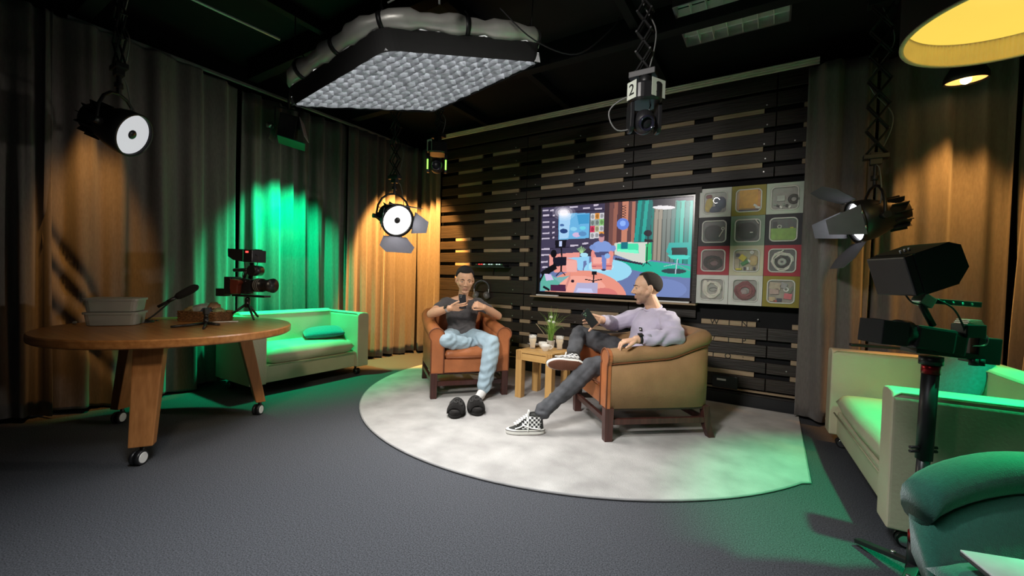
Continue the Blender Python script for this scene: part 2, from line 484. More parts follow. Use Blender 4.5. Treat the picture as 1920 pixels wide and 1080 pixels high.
curtain([(.175, 4.37, 0), (.40, 4.36, 0), (.645, 4.44, 0)], 'curtain panel covering the right end of the pallet wall', seed=6, amp=.045, lam=.2)
curtain([(.67, 4.52, 0), (1.0, 4.50, 0), (1.28, 4.52, 0), (1.415, 4.47, 0)], 'amber-lit curtain panel behind the right sofa under the small lamp', seed=7, amp=.05, lam=.22)
curtain([(1.46, 4.50, 0), (1.48, 3.6, 0), (1.48, 1.5, 0), (1.48, -1.0, 0)], 'dark curtain panel at the far right edge beyond the amber one', seed=9)
# ================================================================ RUG
rug_m = pm('pale_grey_pile', (.30, .288, .275), .95, var=.0, c2=(.47, .455, .435), scale=4.2, bump=.5, bscale=170, spec=.1, detail=9, sheen=.2)
rug_edge = pm('rug_binding', (.25, .245, .24), .9)
def rug():
    cx, cy, r = -1.68, 4.03, 2.13
    pts = []
    a0 = math.asin((2.97-cy)/r)
    for i in range(73):
        a = PI-math.asin((4.5-cy)/r) + (2*PI+a0-PI+math.asin((4.5-cy)/r))*i/72
        pts.append((cx+r*math.cos(a), cy+r*math.sin(a)))
    pts += [(.213, 3.0), (.213, 4.5)]
    n = len(pts); m = MB()
    m.loft([[(x, y, 0.001) for x, y in pts], [(x, y, .014) for x, y in pts]], sm=False)
    t = thing('rug', 'large pale grey half-round rug with one straight side under the armchairs', 'rug')
    m.build('pile', rug_m, t)
    MB().tube([(x, y, .009) for x, y in pts], .007, n=6, closed=True).build('bound_edge', rug_edge, t)
rug()

# ================================================================ SOFAS
cream = pm('cream_leatherette', (.60, .53, .38), .5, var=.06, scale=4, bump=.12, bscale=70)
cream_dark = pm('cream_piping', (.42, .36, .24), .55)
def rbox(c, d, r, m=None):
    mb = m or MB(); mb.box(c, d); return mb
def sofa(name, label, w, d, loc, rz, h=.715, z0=.10):
    t = thing(name, label, 'sofa', loc, rz)
    aw = .15; y0 = -d/2
    MB().box((0, .02, (z0+.27)/2), (w-2*aw+.01, d-.05, .27-z0)).build('base', cream, t, bevel=.012)
    cu = MB(); cu.cushion((0, -.04, .345), (w-2*aw-.004, d-.11, .17), bulge=.14, e=.16, n=22)
    c = cu.build('seat_cushion', cream, t)
    pip = [(x, y, .405) for x, y in ((-w/2+aw+.02, y0+.03), (w/2-aw-.02, y0+.03))]
    MB().tube([(-w/2+aw+.03, y0+.022, .265), (w/2-aw-.03, y0+.022, .265)], .005, 6).build('piping', cream_dark, c)
    for s in (-1, 1):
        mb = MB(); x = s*(w/2-aw/2)
        prof = [(-aw/2, z0), (aw/2, z0), (aw/2, h-.03), (aw/2-.02, h-.006), (0, h), (-aw/2+.02, h-.006), (-aw/2, h-.03)]
        mb.loft([[(x+px_, y, z) for px_, z in prof] for y in (y0, d/2)], sm=False)
        a = mb.build('arm', cream, t, bevel=.012, seg=3)
        for e in (-1, 1):
            xx = x+e*(aw/2-.006)
            MB().tube([(xx, y0+.008, z0+.01), (xx, y0+.008, h-.03), (xx, y0+.03, h-.012), (xx, d/2-.02, h-.012)], .0045, 6).build('piping', cream_dark, a)
    mb = MB(); prof = [(d/2-.17, z0), (d/2, z0), (d/2, h-.01), (d/2-.03, h+.018), (d/2-.12, h+.022), (d/2-.155, h)]
    mb.loft([[(x, y, z) for y, z in prof] for x in (-w/2+aw-.004, w/2-aw+.004)], sm=False)
    b = mb.build('backrest', cream, t, bevel=.012, seg=3)
    MB().tube([(-w/2+aw+.02, d/2-.157, h-.01), (w/2-aw-.02, d/2-.157, h-.01)], .0045, 6).build('piping', cream_dark, b)
    for sx in (-1, 1):
        for sy in (-1, 1):
            castor(t, (sx*(w/2-.09), sy*(d/2-.11), 0), z0, .034, 'castor', CHROME)
    return t
def castor(t, loc, top, r, name, wm, rz=0):
    x, y, z = loc
    M = Matrix.Translation(Vector((x, y, 0))) @ Matrix.Rotation(rz, 4, 'Z')
    mb = MB()
    mb.cyl(M @ Vector((0, 0, r*1.2)), M @ Vector((0, 0, top)), .012, n=10)
    mb.tube([M @ Vector((0, .012, r*1.9)), M @ Vector((0, -.02, r*1.4)), M @ Vector((0, -.025, r))], .012, 8)
    h = mb.build(name, BLACK, t)
    for s in (-1, 1):
        w_ = MB(); w_.tube([M @ Vector((s*.006, -.025, r)), M @ Vector((s*.026, -.025, r))], [r, r*.96], 20)
        w = w_.build('wheel', PLASTIC, h)
        f = MB(); f.tube([M @ Vector((s*.0255, -.025, r)), M @ Vector((s*.029, -.025, r))], [r*.78, r*.7], 20)
        f.build('hub_cap', wm, w)
    return h
sofa('sofa', 'cream two-seat sofa by the green-lit left curtain behind the round table', 1.30, .66, (-3.985-.33, 2.585, 0), PI/2)
sofa('sofa', 'cream two-seat sofa at the right side behind the camera stand', 1.49, .80, (.40+.40, 3.24-.03, 0), R(-86.2))
teal = pm('teal_cushion_cloth', (.02, .16, .20), .85, var=.15, scale=60, bump=.25, bscale=220, sheen=.3)
def pillow(label, loc, rot, d):
    t = MB(); t.cushion((0, 0, 0), d, bulge=.75, e=.28, n=18)
    o = t.build('cushion', teal); o.location = loc; o.rotation_euler = rot
    tag(o, label, 'cushion')
pillow('teal cushion lying flat on the seat of the left sofa', (-4.32, 2.88, .488), (R(3), R(-4), R(62)), (.42, .42, .12))
pillow('teal cushion leaning against the back of the right sofa', (.95, 3.62, .605), (R(90-20), 0, R(-75)), (.42, .42, .13))

# ================================================================ ROUND TABLE
honey = wood('honey_wood', (.31, .115, .030), (.48, .205, .062), .33, 0, 4, .06)
honey_v = wood('honey_wood_upright', (.29, .115, .034), (.44, .19, .062), .4, 2, 4, .06)
def round_table():
    c = (-3.66, 1.278); r = .728; z = .74
    t = thing('round_table', 'round honey-coloured wooden table on castors at the left', 'table', (*c, 0))
    mb = MB(); prof = [(0.001, z-.055), (r-.012, z-.055), (r-.002, z-.048), (r, z-.04), (r, z-.008), (r-.008, z), (.001, z)]
    mb.lathe(prof, 96, sm=False); mb.build('tabletop', honey, t)
    feet = [(-3.125, .925), (-3.50, 1.785), (-4.095, 1.09)]
    under = MB()
    for fx, fy in feet:
        v = Vector((fx-c[0], fy-c[1], 0)); L = v.length; u = v.normalized(); w = Vector((-u.y, u.x, 0))
        under.box((u.x*L*.42, u.y*L*.42, z-.055-.03), (L*.62, .08, .06), rot=Matrix.Rotation(math.atan2(u.y, u.x), 3, 'Z'))
        top = u*(L-.13); bot = u*(L-.005)
        vs = []
        for p, zz, a, b in ((bot, .105, .058, .034), (top, z-.056, .075, .045)):
            for sa, sb in ((-1, -1), (1, -1), (1, 1), (-1, 1)):
                q = p+w*sa*a+u*sb*b; vs.append((q.x, q.y, zz))
        lg = MB(); lg.add(vs, [(3, 2, 1, 0), (4, 5, 6, 7), (0, 1, 5, 4), (1, 2, 6, 5), (2, 3, 7, 6), (3, 0, 4, 7)])
        leg = lg.build('leg', honey_v, t, bevel=.006)
        castor(t, (bot.x, bot.y, 0), .108, .042, 'castor', WHITEP, rz=R(35))
    under.build('underframe', honey, t, bevel=.003)
round_table()

# ================================================================ ARMCHAIRS
tan = pm('tan_leather', (.40, .135, .048), .42, var=.18, scale=5, bump=.25, bscale=45)
tan_dark = pm('tan_piping', (.20, .065, .025), .5)
olive = pm('brown_suede_leather', (.34, .195, .088), .6, var=.12, scale=7, bump=.2, bscale=80)
mahog = wood('mahogany', (.035, .012, .010), (.075, .026, .020), .35, 2, 5, .05)
def armchair(label, loc, rz, outer, outer_name):
    t = thing('armchair', label, 'armchair', loc, rz)
    pl = [(.318, .405), (.318, .2), (.320, 0), (.322, -.16), (.318, -.28), (.290, -.352), (.225, -.385), (.11, -.392), (0, -.393)]
    path = cr([(x, y, 0) for x, y in pl] + [(-x, y, 0) for x, y in pl[::-1][1:]], 5)
    def top(p):
        k = min(1, max(0, (.0-p.y)/.40)); k = k*k*(3-2*k)
        return .655+.035*min(1, (.41-p.y)/.41)+.105*k
    inner = []; roll = []; outr = []; ptop = []
    n = len(path)
    for i, p in enumerate(path):
        d = (path[min(i+1, n-1)]-path[max(i-1, 0)]).normalized(); nr = Vector((d.y, -d.x, 0))*-1
        if nr.dot(Vector((p.x, p.y+.1, 0))) < 0: nr = -nr
        h = top(p)
        P = lambda a, z: tuple(p+nr*a+Vector((0, 0, z)))
        cz = h-.058; rr = .060
        inner.append([P(-.05, .24), P(-.056, .42), P(-.058, h-.14), P(-.055, cz), P(0, cz), P(0, .24)])
        roll.append([P(.010+rr*1.12*math.cos(a), cz+rr*math.sin(a)) for a in [R(q) for q in range(-60, 241, 25)]] + [P(-.02, cz-.05)])
        outr.append([P(0, .235), P(.05, .235), P(.054, .45), P(.052, cz-.035), P(0, cz-.02)])
        ptop.append(P(.058, cz-.045))
    MB().loft(inner, sm=True).build('inner_shell', tan, t)
    rl = MB(); rl.loft(roll, sm=True, m=0)
    rl.build('rolled_top', tan if outer is tan else outer, t)
    oc = MB().loft(outr, sm=True).build('outer_cover', outer, t)
    if outer is not tan: oc['label'] = 'brown suede outer cover'
    MB().tube(ptop, .006, 6).build('piping', tan_dark, oc)
    # flat faces of the arms with a piped edge
    for s in (-1, 1):
        cz = .655-.058; x = s*.318; y = .412
        out = [(x+s*.060, .235), (x+s*.060, cz-.055)]
        out += [(x+s*(.010+.072*math.cos(a)), cz+.064*math.sin(a)) for a in [R(q) for q in range(-40, 221, 20)]]
        out += [(x-s*.060, cz-.055), (x-s*.060, .235)]
        m = MB(); m.loft([[(a, y-.03, b) for a, b in out], [(a, y, b) for a, b in out]], sm=False)
        fc = m.build('arm_front', tan, t, bevel=.005)
        MB().tube([(a, y+.002, b) for a, b in out], .0055, 6).build('piping', tan_dark, fc)
    fr = MB(); fr.box((0, .36, .30), (.53, .09, .13)); fr.build('seat_front', tan, t, bevel=.014, seg=3)
    bs = MB(); bs.box((0, .0, .255), (.60, .70, .05)); bs.build('seat_base', tan_dark, t)
    cu = MB(); cu.cushion((0, .045, .405), (.53, .76, .155), bulge=.30, e=.24, n=22)
    c = cu.build('seat_cushion', tan, t)
    pts = [(-.25, .40), (.25, .40)]
    MB().tube([(-.24, .425, .385), (0, .430, .383), (.24, .425, .385)], .005, 6).build('piping', tan_dark, c)
    bk = MB(); bk.cushion((0, -.25, .60), (.50, .40, .17), bulge=.45, e=.3, n=18, rot=(R(78), 0, 0)); bk.build('back_cushion', tan, t)
    for s in (-1, 1):
        MB().box((s*.345, .385, .12), (.058, .058, .24), taper=(1.15, 1.15)).build('leg', mahog, t, bevel=.004)
        m = MB(); x = s*.335
        m.loft([[(x-.026+dx*.052, y-.026+dy*.052, z) for dx, dy in ((0, 0), (1, 0), (1, 1), (0, 1))] for y, z in ((-.43, 0), (-.395, .09), (-.375, .24))], sm=False)
        m.build('leg', mahog, t, bevel=.004)
        MB().box((s*.342, 0, .135), (.03, .77, .042)).build('stretcher', mahog, t, bevel=.003)
    MB().box((0, .385, .135), (.64, .028, .042)).build('stretcher', mahog, t, bevel=.003)
    MB().box((0, -.375, .135), (.62, .028, .042)).build('stretcher', mahog, t, bevel=.003)
    MB().box((0, -.02, .225), (.70, .78, .02)).build('underframe', mahog, t, bevel=.003)
    return t
armchair('tan leather armchair whose sitter looks at a phone, left of the side table', (-2.747, 3.426, .014), R(-129.5), tan, '')
armchair('tan leather armchair with brown suede outer sides, right of the side table', (-.92, 3.41, .014), R(131.3), olive, 'o')

# ================================================================ SIDE TABLE
oak = wood('light_oak', (.46, .25, .075), (.60, .36, .13), .4, 2, 3, .05)
oak_h = wood('light_oak_top', (.50, .28, .085), (.64, .39, .145), .4, 0, 3, .05)
def side_table():
    t = thing('side_table', 'square light oak side table between the two armchairs', 'table', (-1.885, 3.61, .014), R(-3))
    w, d, h = .40, .37, .458; l = .068
    MB().box((0, 0, h-.012), (w-2*l+.002, d-.002, .024)).build('tabletop', oak_h, t, bevel=.002)
    MB().box((0, 0, h-.014), (w-.004, d-2*l, .022)).build('tabletop', oak_h, t, bevel=.002)
    for sx in (-1, 1):
        for sy in (-1, 1):
            MB().box((sx*(w/2-l/2), sy*(d/2-l/2), h/2), (l, l, h)).build('leg', oak, t, bevel=.003)
            for k in range(3):
                pass
    for sy in (-1, 1): MB().box((0, sy*(d/2-.014), h-.062), (w-2*l, .022, .062)).build('apron', oak_h, t, bevel=.002)
    for sx in (-1, 1): MB().box((sx*(w/2-.014), 0, h-.062), (.022, d-2*l, .062)).build('apron', oak_h, t, bevel=.002)
    fj = MB()
    for sx in (-1, 1):
        for k in (-1, 0, 1):
            fj.box((sx*(w/2-l/2)+k*.016, -d/2, h-.047), (.004, .004, .09))
    fj.build('finger_joints', pm('dark_joint_oak', (.30, .15, .045), .5), t, kind='stuff')  # darker oak lines marking the finger joints
side_table()

# ================================================================ THE GREEN CHAIR AND THE LAPTOP
chair_green = pm('green_wool_felt', (.02, .14, .095), .9, var=.12, scale=90, bump=.3, bscale=300, sheen=.4)
def tub_chair():
    t = thing('swivel_armchair', 'rounded green felt tub chair at the bottom right corner', 'chair', (.80, 1.60, -.025), R(-58))
    # shell: a low rounded back running into two arms, local +y is the front turned to the room's left
    pl = [(.33, -.26), (.335, 0), (.32, .16), (.25, .25), (.12, .285), (0, .29)]
    path = cr([(x, y, 0) for x, y in pl] + [(-x, y, 0) for x, y in pl[::-1][1:]], 6)
    up = []; lo = []
    n = len(path)
    for i, p in enumerate(path):
        d = (path[min(i+1, n-1)]-path[max(i-1, 0)]).normalized(); nr = Vector((-d.y, d.x, 0))
        if nr.dot(p) < 0: nr = -nr
        P = lambda a, z: tuple(p+nr*a+Vector((0, 0, z)))
        q_ = min(1, (n-1-abs(2*i-n+1))/14); dz = -.10*(1-q_)**2
        sc = []
        for k in range(14):
            a = 2*PI*k/14; ca, sa = math.cos(a), math.sin(a)
            sc.append(P(.055*math.copysign(abs(ca)**.8, ca)+.02, .622+dz+.062*math.copysign(abs(sa)**.8, sa)))
        up.append(sc)
        lo.append([P(-.035, .36), P(-.028, .575+dz), P(.045, .575+dz), P(.03, .36), P(-.03, .27), P(-.10, .25)])
    MB().loft(up, sm=True).build('padded_rim', chair_green, t)
    MB().loft(lo, sm=True).build('shell', chair_green, t)
    cu = MB(); cu.cushion((0, -.02, .36), (.60, .56, .13), bulge=.3, e=.3, n=16); cu.build('seat', chair_green, t)
    MB().cyl((0, 0, .05), (0, 0, .30), .028, n=16).build('column', CHROME, t)
    for k in range(4):
        a = PI/4+k*PI/2
        MB().tube([(0, 0, .07), (.30*math.cos(a), .30*math.sin(a), .018)], [.022, .014], 8).build('foot', CHROME, t)
tub_chair()
def laptop():
    t = thing('laptop', 'closed pale laptop lying on the seat of the green tub chair', 'laptop', (.655, 1.60, .412), R(17))
    MB().box((0, 0, .005), (.33, .23, .01)).build('base', pm('dark_aluminium', (.08, .08, .085), .4, .6), t, bevel=.003)
    MB().box((0, 0, .014), (.33, .23, .007)).build('lid', pm('silver_lid', (.62, .64, .63), .5, .1), t, bevel=.003)
laptop()
# ================================================================ STUDIO LAMPS
lens_hot = glow('lamp_lens_on', (1.0, .97, .92), 9)
lens_dim = glow('lamp_lens_grid', (.95, .97, 1.0), .62)
lens_off = glow('lamp_lens_slit', (.95, .95, 1.0), 7)
door_m = pm('barn_door_paint', (.07, .07, .078), .45, var=.1)
door_lit = pm('barn_door_lit', (.30, .30, .36), .45, var=.06)  # brighter copy of the door paint, lens light put into the colour
def basis(d):
    z = Vector(d).normalized(); x = Vector((0, 0, 1)).cross(z)
    if x.length < 1e-4: x = Vector((1, 0, 0))
    x.normalize(); y = z.cross(x)
    m = Matrix.Identity(4)
    for i in range(3): m[i][0] = x[i]; m[i][1] = y[i]; m[i][2] = z[i]
    return m
def studio_lamp(label, loc, target, lens, hang, r=.15, length=.30, doors=None, dm=door_m, core=.22, dl=.17, blades=None, group=None):
    """local: +z of M is the beam, doors is a list of four opening angles (top, left, bottom, right as seen along +z)"""
    t = thing('studio_lamp', label, 'lamp', loc)
    M = basis(Vector(target)-Vector(loc))
    mb = MB()
    prof = [(.001, -length), (r*.62, -length), (r*.66, -length*.75), (r*.80, -length*.55), (r*.98, -.10), (r*1.04, -.05), (r*1.04, .01), (r*.97, .014), (r*.95, -.005)]
    mb.lathe(prof, 36, M=M); mb.build('housing', BLACK, t)
    fins = MB()
    for k in range(12):
        a = 2*PI*k/12
        fins.box((r*.70*math.cos(a), r*.70*math.sin(a), -length*.80), (.045, .006, length*.34), rot=Matrix.Rotation(a, 3, 'Z'), M=M)
    fins.build('cooling_fins', MATTE, t, kind='stuff')
    ln = MB(); ln.lathe([(r*core, -.008), (r*.6, -.004), (r*.94, -.01)], 40, M=M)
    l = ln.build('lens', lens, t)
    c = MB(); c.lathe([(.0005, .002), (r*core*.7, .002), (r*core, -.006), (r*core, -.02)], 24, M=M); c.build('lens_core', PLASTIC, t)
    # yoke in the world's upright
    side = M.to_3x3() @ Vector((1, 0, 0)); top = Vector((0, 0, r*1.45)); back = M.to_3x3() @ Vector((0, 0, -length*.35))
    pts = [back+side*(r*1.18)]; 
    for k in range(9):
        a = PI*k/8; pts.append(back+side*(r*1.18*math.cos(a))+Vector((0, 0, .03+(r*1.42)*math.sin(a))))
    pts.append(back-side*(r*1.18))
    yk = MB(); yk.tube(pts, .011, 8); y = yk.build('yoke', BLACK, t)
    for s in (-1, 1):
        k = MB(); k.cyl(back+side*s*(r*.9), back+side*s*(r*1.42), .024, n=14); k.build('tilt_knob', PLASTIC, t)
    crown = back+Vector((0, 0, .03+r*1.42))
    h = MB(); h.cyl(crown-Vector((0, 0, .01)), crown+Vector((0, 0, hang)), .014, n=10)
    h.cyl(crown+Vector((0, 0, .04)), crown+Vector((0, 0, .075)), .026, n=12)
    h.box(crown+Vector((0, 0, hang)), (.07, .05, .09)); h.build('hanger', BLACK, t, bevel=.003)
    w = MB(); w.tube(cr([back+Vector((0, 0, .02))+side*.02, back+side*.11+Vector((0, 0, .13)), crown+side*.07+Vector((0, 0, .10)), crown+Vector((0, 0, hang*.8))], 6), .004, 6); w.build('cable', RUBBER, t)
    if doors:
        rg = MB(); rg.lathe([(r*1.03, .0), (r*1.10, .0), (r*1.10, .016), (r*1.03, .016)], 36, M=M); rg.build('door_ring', BLACK, t)
        for k, op in enumerate(doors):
            if op is None: continue
            a = PI/2+k*PI/2
            T = M @ Matrix.Rotation(a-PI/2, 4, 'Z') @ Matrix.Translation(Vector((0, r*1.06, .014))) @ Matrix.Rotation(-R(op), 4, 'X')
            big = k % 2 == 0
            w0, w1 = (r*.80, r*1.20) if big else (r*.74, r*.52)
            L = dl*(1.0 if big else .9)
            out = [(-w0, 0), (w0, 0), (w1, L*.62), (w1*.72, L), (-w1*.72, L), (-w1, L*.62)]
            d = MB(); d.loft([[(x, -.0015, z) for x, z in out], [(x, .0015, z) for x, z in out]], sm=False, M=T)
            dd = d.build('barn_door', dm, t)
            hg = MB()
            for s in (-.5, .5): hg.cyl(T @ Vector((s*w0-.012, 0, 0)), T @ Vector((s*w0+.012, 0, 0)), .006, n=8)
            hg.build('hinge', STEEL, dd)
    return t, Vector(loc)+crown+Vector((0, 0, hang))
def pantograph(label, bot, top, w=.10, cells=6, group=None):
    t = thing('pantograph', label, 'lamp hanger', bot)
    h = top[2]-bot[2]
    for k in range(cells):
        z0, z1 = h*k/cells, h*(k+1)/cells
        for s in (-1, 1):
            for dy in (-.018, .018):
                b = MB(); b.tube([(-s*w/2, dy, z0), (s*w/2, dy, z1)], .007, 6); b.build('scissor_bar', MATTE, t)
    pv = MB()
    for k in range(cells+1):
        for s in (-1, 1): pv.cyl((s*w/2, -.028, h*k/cells), (s*w/2, .028, h*k/cells), .006, n=8)
    pv.build('pivot_bolts', BLACK, t, kind='stuff')
    MB().box((0, 0, h+.02), (.18, .08, .05)).build('top_bracket', BLACK, t, bevel=.004)
    MB().box((0, 0, -.015), (.15, .07, .035)).build('bottom_bracket', BLACK, t, bevel=.004)
    wire = MB(); wire.tube(cr([(.02, .03, 0), (w*.7, .03, h*.25), (-w*.4, .035, h*.5), (w*.6, .03, h*.75), (0, .03, h)], 8), .004, 6); wire.build('cable', RUBBER, t)
    return t
# the bright lamp in the corner
LC, LCT = (-3.46, 3.154, 1.74), (-1.0, 2.35, .75)
_, hc = studio_lamp('switched-on lamp with lit barn doors hanging before the orange corner curtain', LC, LCT, lens_hot, .16, r=.165, doors=[8, 22, 40, 35], dm=door_lit, dl=.2)
pantograph('black scissor hanger above the bright barn-door lamp', (hc.x, hc.y, hc.z+.03), (hc.x, hc.y, 3.27), .13, 6)
# lamp with a louvred white face at the left
LL, LLT = (-3.93, 1.097, 2.10), (-1.45, 3.1, .85)
_, hl = studio_lamp('round lamp with white ring face and dark core, hanging in front of left curtains', LL, LLT, lens_dim, .17, r=.152)
pantograph('black scissor hanger above the ring-faced lamp', (hl.x, hl.y, hl.z+.03), (hl.x, hl.y, 3.27), .13, 4)
# lamp at the right seen from the side
LR_, LRT = (.50, 4.08, 1.66), (-2.6, 3.35, .9)
_, hr = studio_lamp('lamp with half-closed dark barn doors hanging before the right curtains', LR_, LRT, lens_off, .20, r=.15, doors=[38, 4, 42, -22], dl=.24)
pantograph('black scissor hanger above the lamp with dark barn doors', (hr.x, hr.y, hr.z+.03), (hr.x, hr.y, 3.27), .13, 6)
# the green lamp over the left sofa
green_gel = pm('green_gel_frame', (.01, .16, .09), .4, var=.06)
def gel_lamp():
    t = thing('gel_lamp', 'boxy black lamp with green gel flap hanging over the left sofa', 'lamp', (-4.43, 2.50, 2.62))
    rot = Euler((R(12), R(8), R(55)))
    mb = MB(); mb.box((0, 0, .06), (.17, .20, .26), rot=rot); mb.build('housing', BLACK, t, bevel=.012)
    g = MB(); g.box((.03, .02, -.10), (.26, .40, .008), rot=Euler((R(4), R(10), R(60)))); g.build('gel_flap', green_gel, t, bevel=.002)
    f = MB(); f.box((.12, .10, .05), (.006, .24, .20), rot=Euler((0, R(-14), R(48)))); f.build('side_flap', door_lit, t, bevel=.001)
    MB().box((-.12, -.10, 0), (.006, .16, .16), rot=Euler((0, R(14), R(48)))).build('side_flap', door_m, t, bevel=.001)
    k = MB(); k.cyl((-.07, -.12, .06), (-.11, -.17, .06), .03, n=16); k.build('tilt_knob', STEEL, t)
    y = MB(); y.tube([(-.06, -.11, .06), (-.06, -.11, .26), (.05, .09, .26), (.05, .09, .06)], .010, 8); y.build('yoke', BLACK, t)
    h = MB(); h.cyl((0, 0, .26), (0, 0, .66), .014, n=10); h.build('hanger', BLACK, t)
gel_lamp()
def warm_can(label, loc, target, hang):
    t = thing('warm_spotlight', label, 'lamp', loc)
    M = basis(Vector(target)-Vector(loc))
    MB().lathe([(.001, -.22), (.06, -.22), (.075, -.12), (.115, -.04), (.118, 0), (.112, .002), (.105, -.012)], 32, M=M).build('housing', BLACK, t)
    ln = MB(); ln.lathe([(.0005, -.02), (.05, -.018), (.106, -.012)], 32, M=M); ln.build('lens', glow('amber_lens', (1.0, .45, .10), 2.2), t)
    b = MB(); b.ball(M @ Vector((0, 0, -.012)), .03, nu=14, nv=8); b.build('bulb', glow('amber_bulb', (1.0, .75, .38), 12), t)
    hh = MB(); hh.tube([M @ Vector((0, 0, -.15)), Vector((0, 0, hang*.6)), Vector((0, 0, hang))], .012, 8); hh.build('hanger', BLACK, t)
    return t
warm_can('small amber spotlight shining down before the right curtains below the big pendant', (1.085, 4.22, 2.64), (1.10, 4.36, .6), .62)

# ---------------------------------------------------------------- the big soft light under the ceiling
silver = pm('silver_fabric', (.66, .65, .60), .38, .35, var=.12, scale=5, bump=.5, bscale=9)
blackcloth = pm('black_nylon', (.010, .010, .010), .8)
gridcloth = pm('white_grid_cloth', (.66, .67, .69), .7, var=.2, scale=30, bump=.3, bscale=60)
gridcloth_shaded = pm('shaded_grid_cloth', (.34, .345, .36), .75, var=.2, scale=30)  # darker copy of the white grid cloth, shade between cells put into the colour
SB = [Vector(p) for p in ((-3.2065, 1.8315, 2.4315), (-2.222, 1.889, 2.624), (-1.5125, 2.70, 2.737), (-2.497, 2.643, 2.544))]
def soft_light():
    cen = sum(SB, Vector())/4
    t = thing('softbox', 'large square soft light with white egg-crate grid hanging under the ceiling', 'softbox', cen)
    q = [p-cen for p in SB]
    nr = (q[1]-q[0]).cross(q[3]-q[0]).normalized()
    if nr.z < 0: nr = -nr
    P = lambda u, v, h=0: q[0]*(1-u)*(1-v)+q[1]*u*(1-v)+q[2]*u*v+q[3]*(1-u)*v+nr*h
    # diffuser behind the grid
    d = MB(); d.add([P(0, 0, .075), P(1, 0, .075), P(1, 1, .075), P(0, 1, .075)], [(0, 1, 2, 3)]); d.build('diffuser', glow('soft_diffuser', (.96, .98, 1.0), 2.7), t)
    rg = random.Random(5); n = 13
    for axis in (0, 1):
        for i in range(n+1):
            m = MB(); a = i/n
            ra = []; rb = []
            for k in range(31):
                b = k/30; w = rg.uniform(-.006, .006)*(0 if i in (0, n) else 1); ww = rg.uniform(-.011, .011)*(0 if i in (0, n) else 1)
                dz = rg.uniform(-.006, .006)
                uu, vv = (a+w, b) if axis == 0 else (b, a+w)
                u2, v2 = (a+ww, b) if axis == 0 else (b, a+ww)
                uu, vv, u2, v2 = [min(1, max(0, x)) for x in (uu, vv, u2, v2)]
                ra.append(P(uu, vv, .074)); rb.append(P(u2, v2, dz+.004))
            m.loft([ra, rb], cap=False, closed=False, sm=False)
            m.build('grid_strip', gridcloth if axis == 0 else gridcloth_shaded, t)
    # black skirt and silver tube along every side (corners rounded)
    def ring(e, h, rad=.10):
        out = []
        # offset outline by e, rounded at the four corners
        c4 = [P(0, 0), P(1, 0), P(1, 1), P(0, 1)]
        mid = sum(c4, Vector())/4
        c4 = [p+(p-mid).normalized()*e for p in c4]
        for i in range(4):
            a, b, c = c4[i-1], c4[i], c4[(i+1) % 4]
            d1 = (a-b).normalized(); d2 = (c-b).normalized()
            for k in range(7):
                s = k/6; p0 = b+d1*rad; p1 = b+d2*rad
                out.append((p0*(1-s)+b*s)*(1-s)+(b*(1-s)+p1*s)*s+nr*h)
            for k in range(1, 12):
                s = k/12; out.append((b+d2*rad)*(1-s)+(c-d2*rad)*s+nr*h)
        return out
    MB().loft([ring(.012, -.005), ring(.03, .05), ring(.05, .14), ring(.03, .145)], cap=False, sm=False).build('black_skirt', blackcloth, t)
    tb = ring(.055, .20, .2); k = len(tb)
    rs = [.062+.010*math.sin(i*1.15)+.006*math.sin(i*2.7) for i in range(k)]
    MB().tube(tb, rs, 14, closed=True).build('silver_tube', silver, t)
    bk = MB(); bk.loft([ring(.02, .15), ring(-.05, .24), ring(-.28, .26)], sm=True); bk.build('back_cover', blackcloth, t)
    L = len(tb)
    for f in (.02, .11, .20, .30, .42, .55, .68, .80, .92):
        i = int(f*L); p = tb[i]; d = (tb[(i+1) % L]-tb[i-1]).normalized(); o = (p-Vector()).normalized()
        MB().tube([p-d*.016, p+d*.016], [rs[i]+.007]*2, 16).build('strap', BLACK, t)
        MB().tube([p+nr*.06, p+nr*.09+d*.02, p+nr*.12], .006, 6).build('tie', BLACK, t)
    for i in (3, 21, 39, 57):
        p = tb[i % L]; z = ZC-.1-cen.z
        MB().tube([p+nr*.05, Vector((p.x, p.y, z))], .004, 6).build('suspension_cord', BLACK, t)
soft_light()
tag(MB().tube([(-3.95, .75, 3.205), (-3.82, 1.40, 3.2), (-3.70, 2.0, 3.16)], .012, 8).build('ceiling_pole', pm('green_lit_pole', (.45, .58, .50), .4, .3)), 'thin pale pole under the ceiling, top left, with green light in its colour', 'pole')  # the green light is painted into the pole's colour
tag(MB().tube(cr([(-2.05, 1.75, 2.80), (-1.75, 1.85, 2.90), (-1.60, 1.95, 2.98), (-1.50, 1.95, 3.3)], 6), .005, 6).build('power_cable', RUBBER), 'thin grey cable looping down to the top of the soft light', 'cable')
tag(MB().tube(cr([(-1.62, 2.32, 2.95), (-1.45, 2.5, 2.78), (-1.25, 2.75, 2.75), (-1.1, 3.0, 3.0), (-1.1, 3.2, 3.2)], 6), .005, 6).build('power_cable', BLACK), 'black cable sagging beside the right corner of the soft light', 'cable')

o_ = thing('cable_connector', 'orange cable connector hanging under the ceiling above the soft light', 'connector', (-1.80, 1.93, 2.93))
MB().tube([(0, 0, -.045), (.012, 0, .045)], [.016, .020], 12).build('plug_body', pm('orange_plug', (.55, .16, .02), .5), o_)
MB().tube([(.012, 0, .045), (.02, 0, .36)], .005, 6).build('cable', BLACK, o_)
MB().tube([(0, 0, -.045), (-.006, .01, -.11)], .007, 8).build('strain_relief', RUBBER, o_)

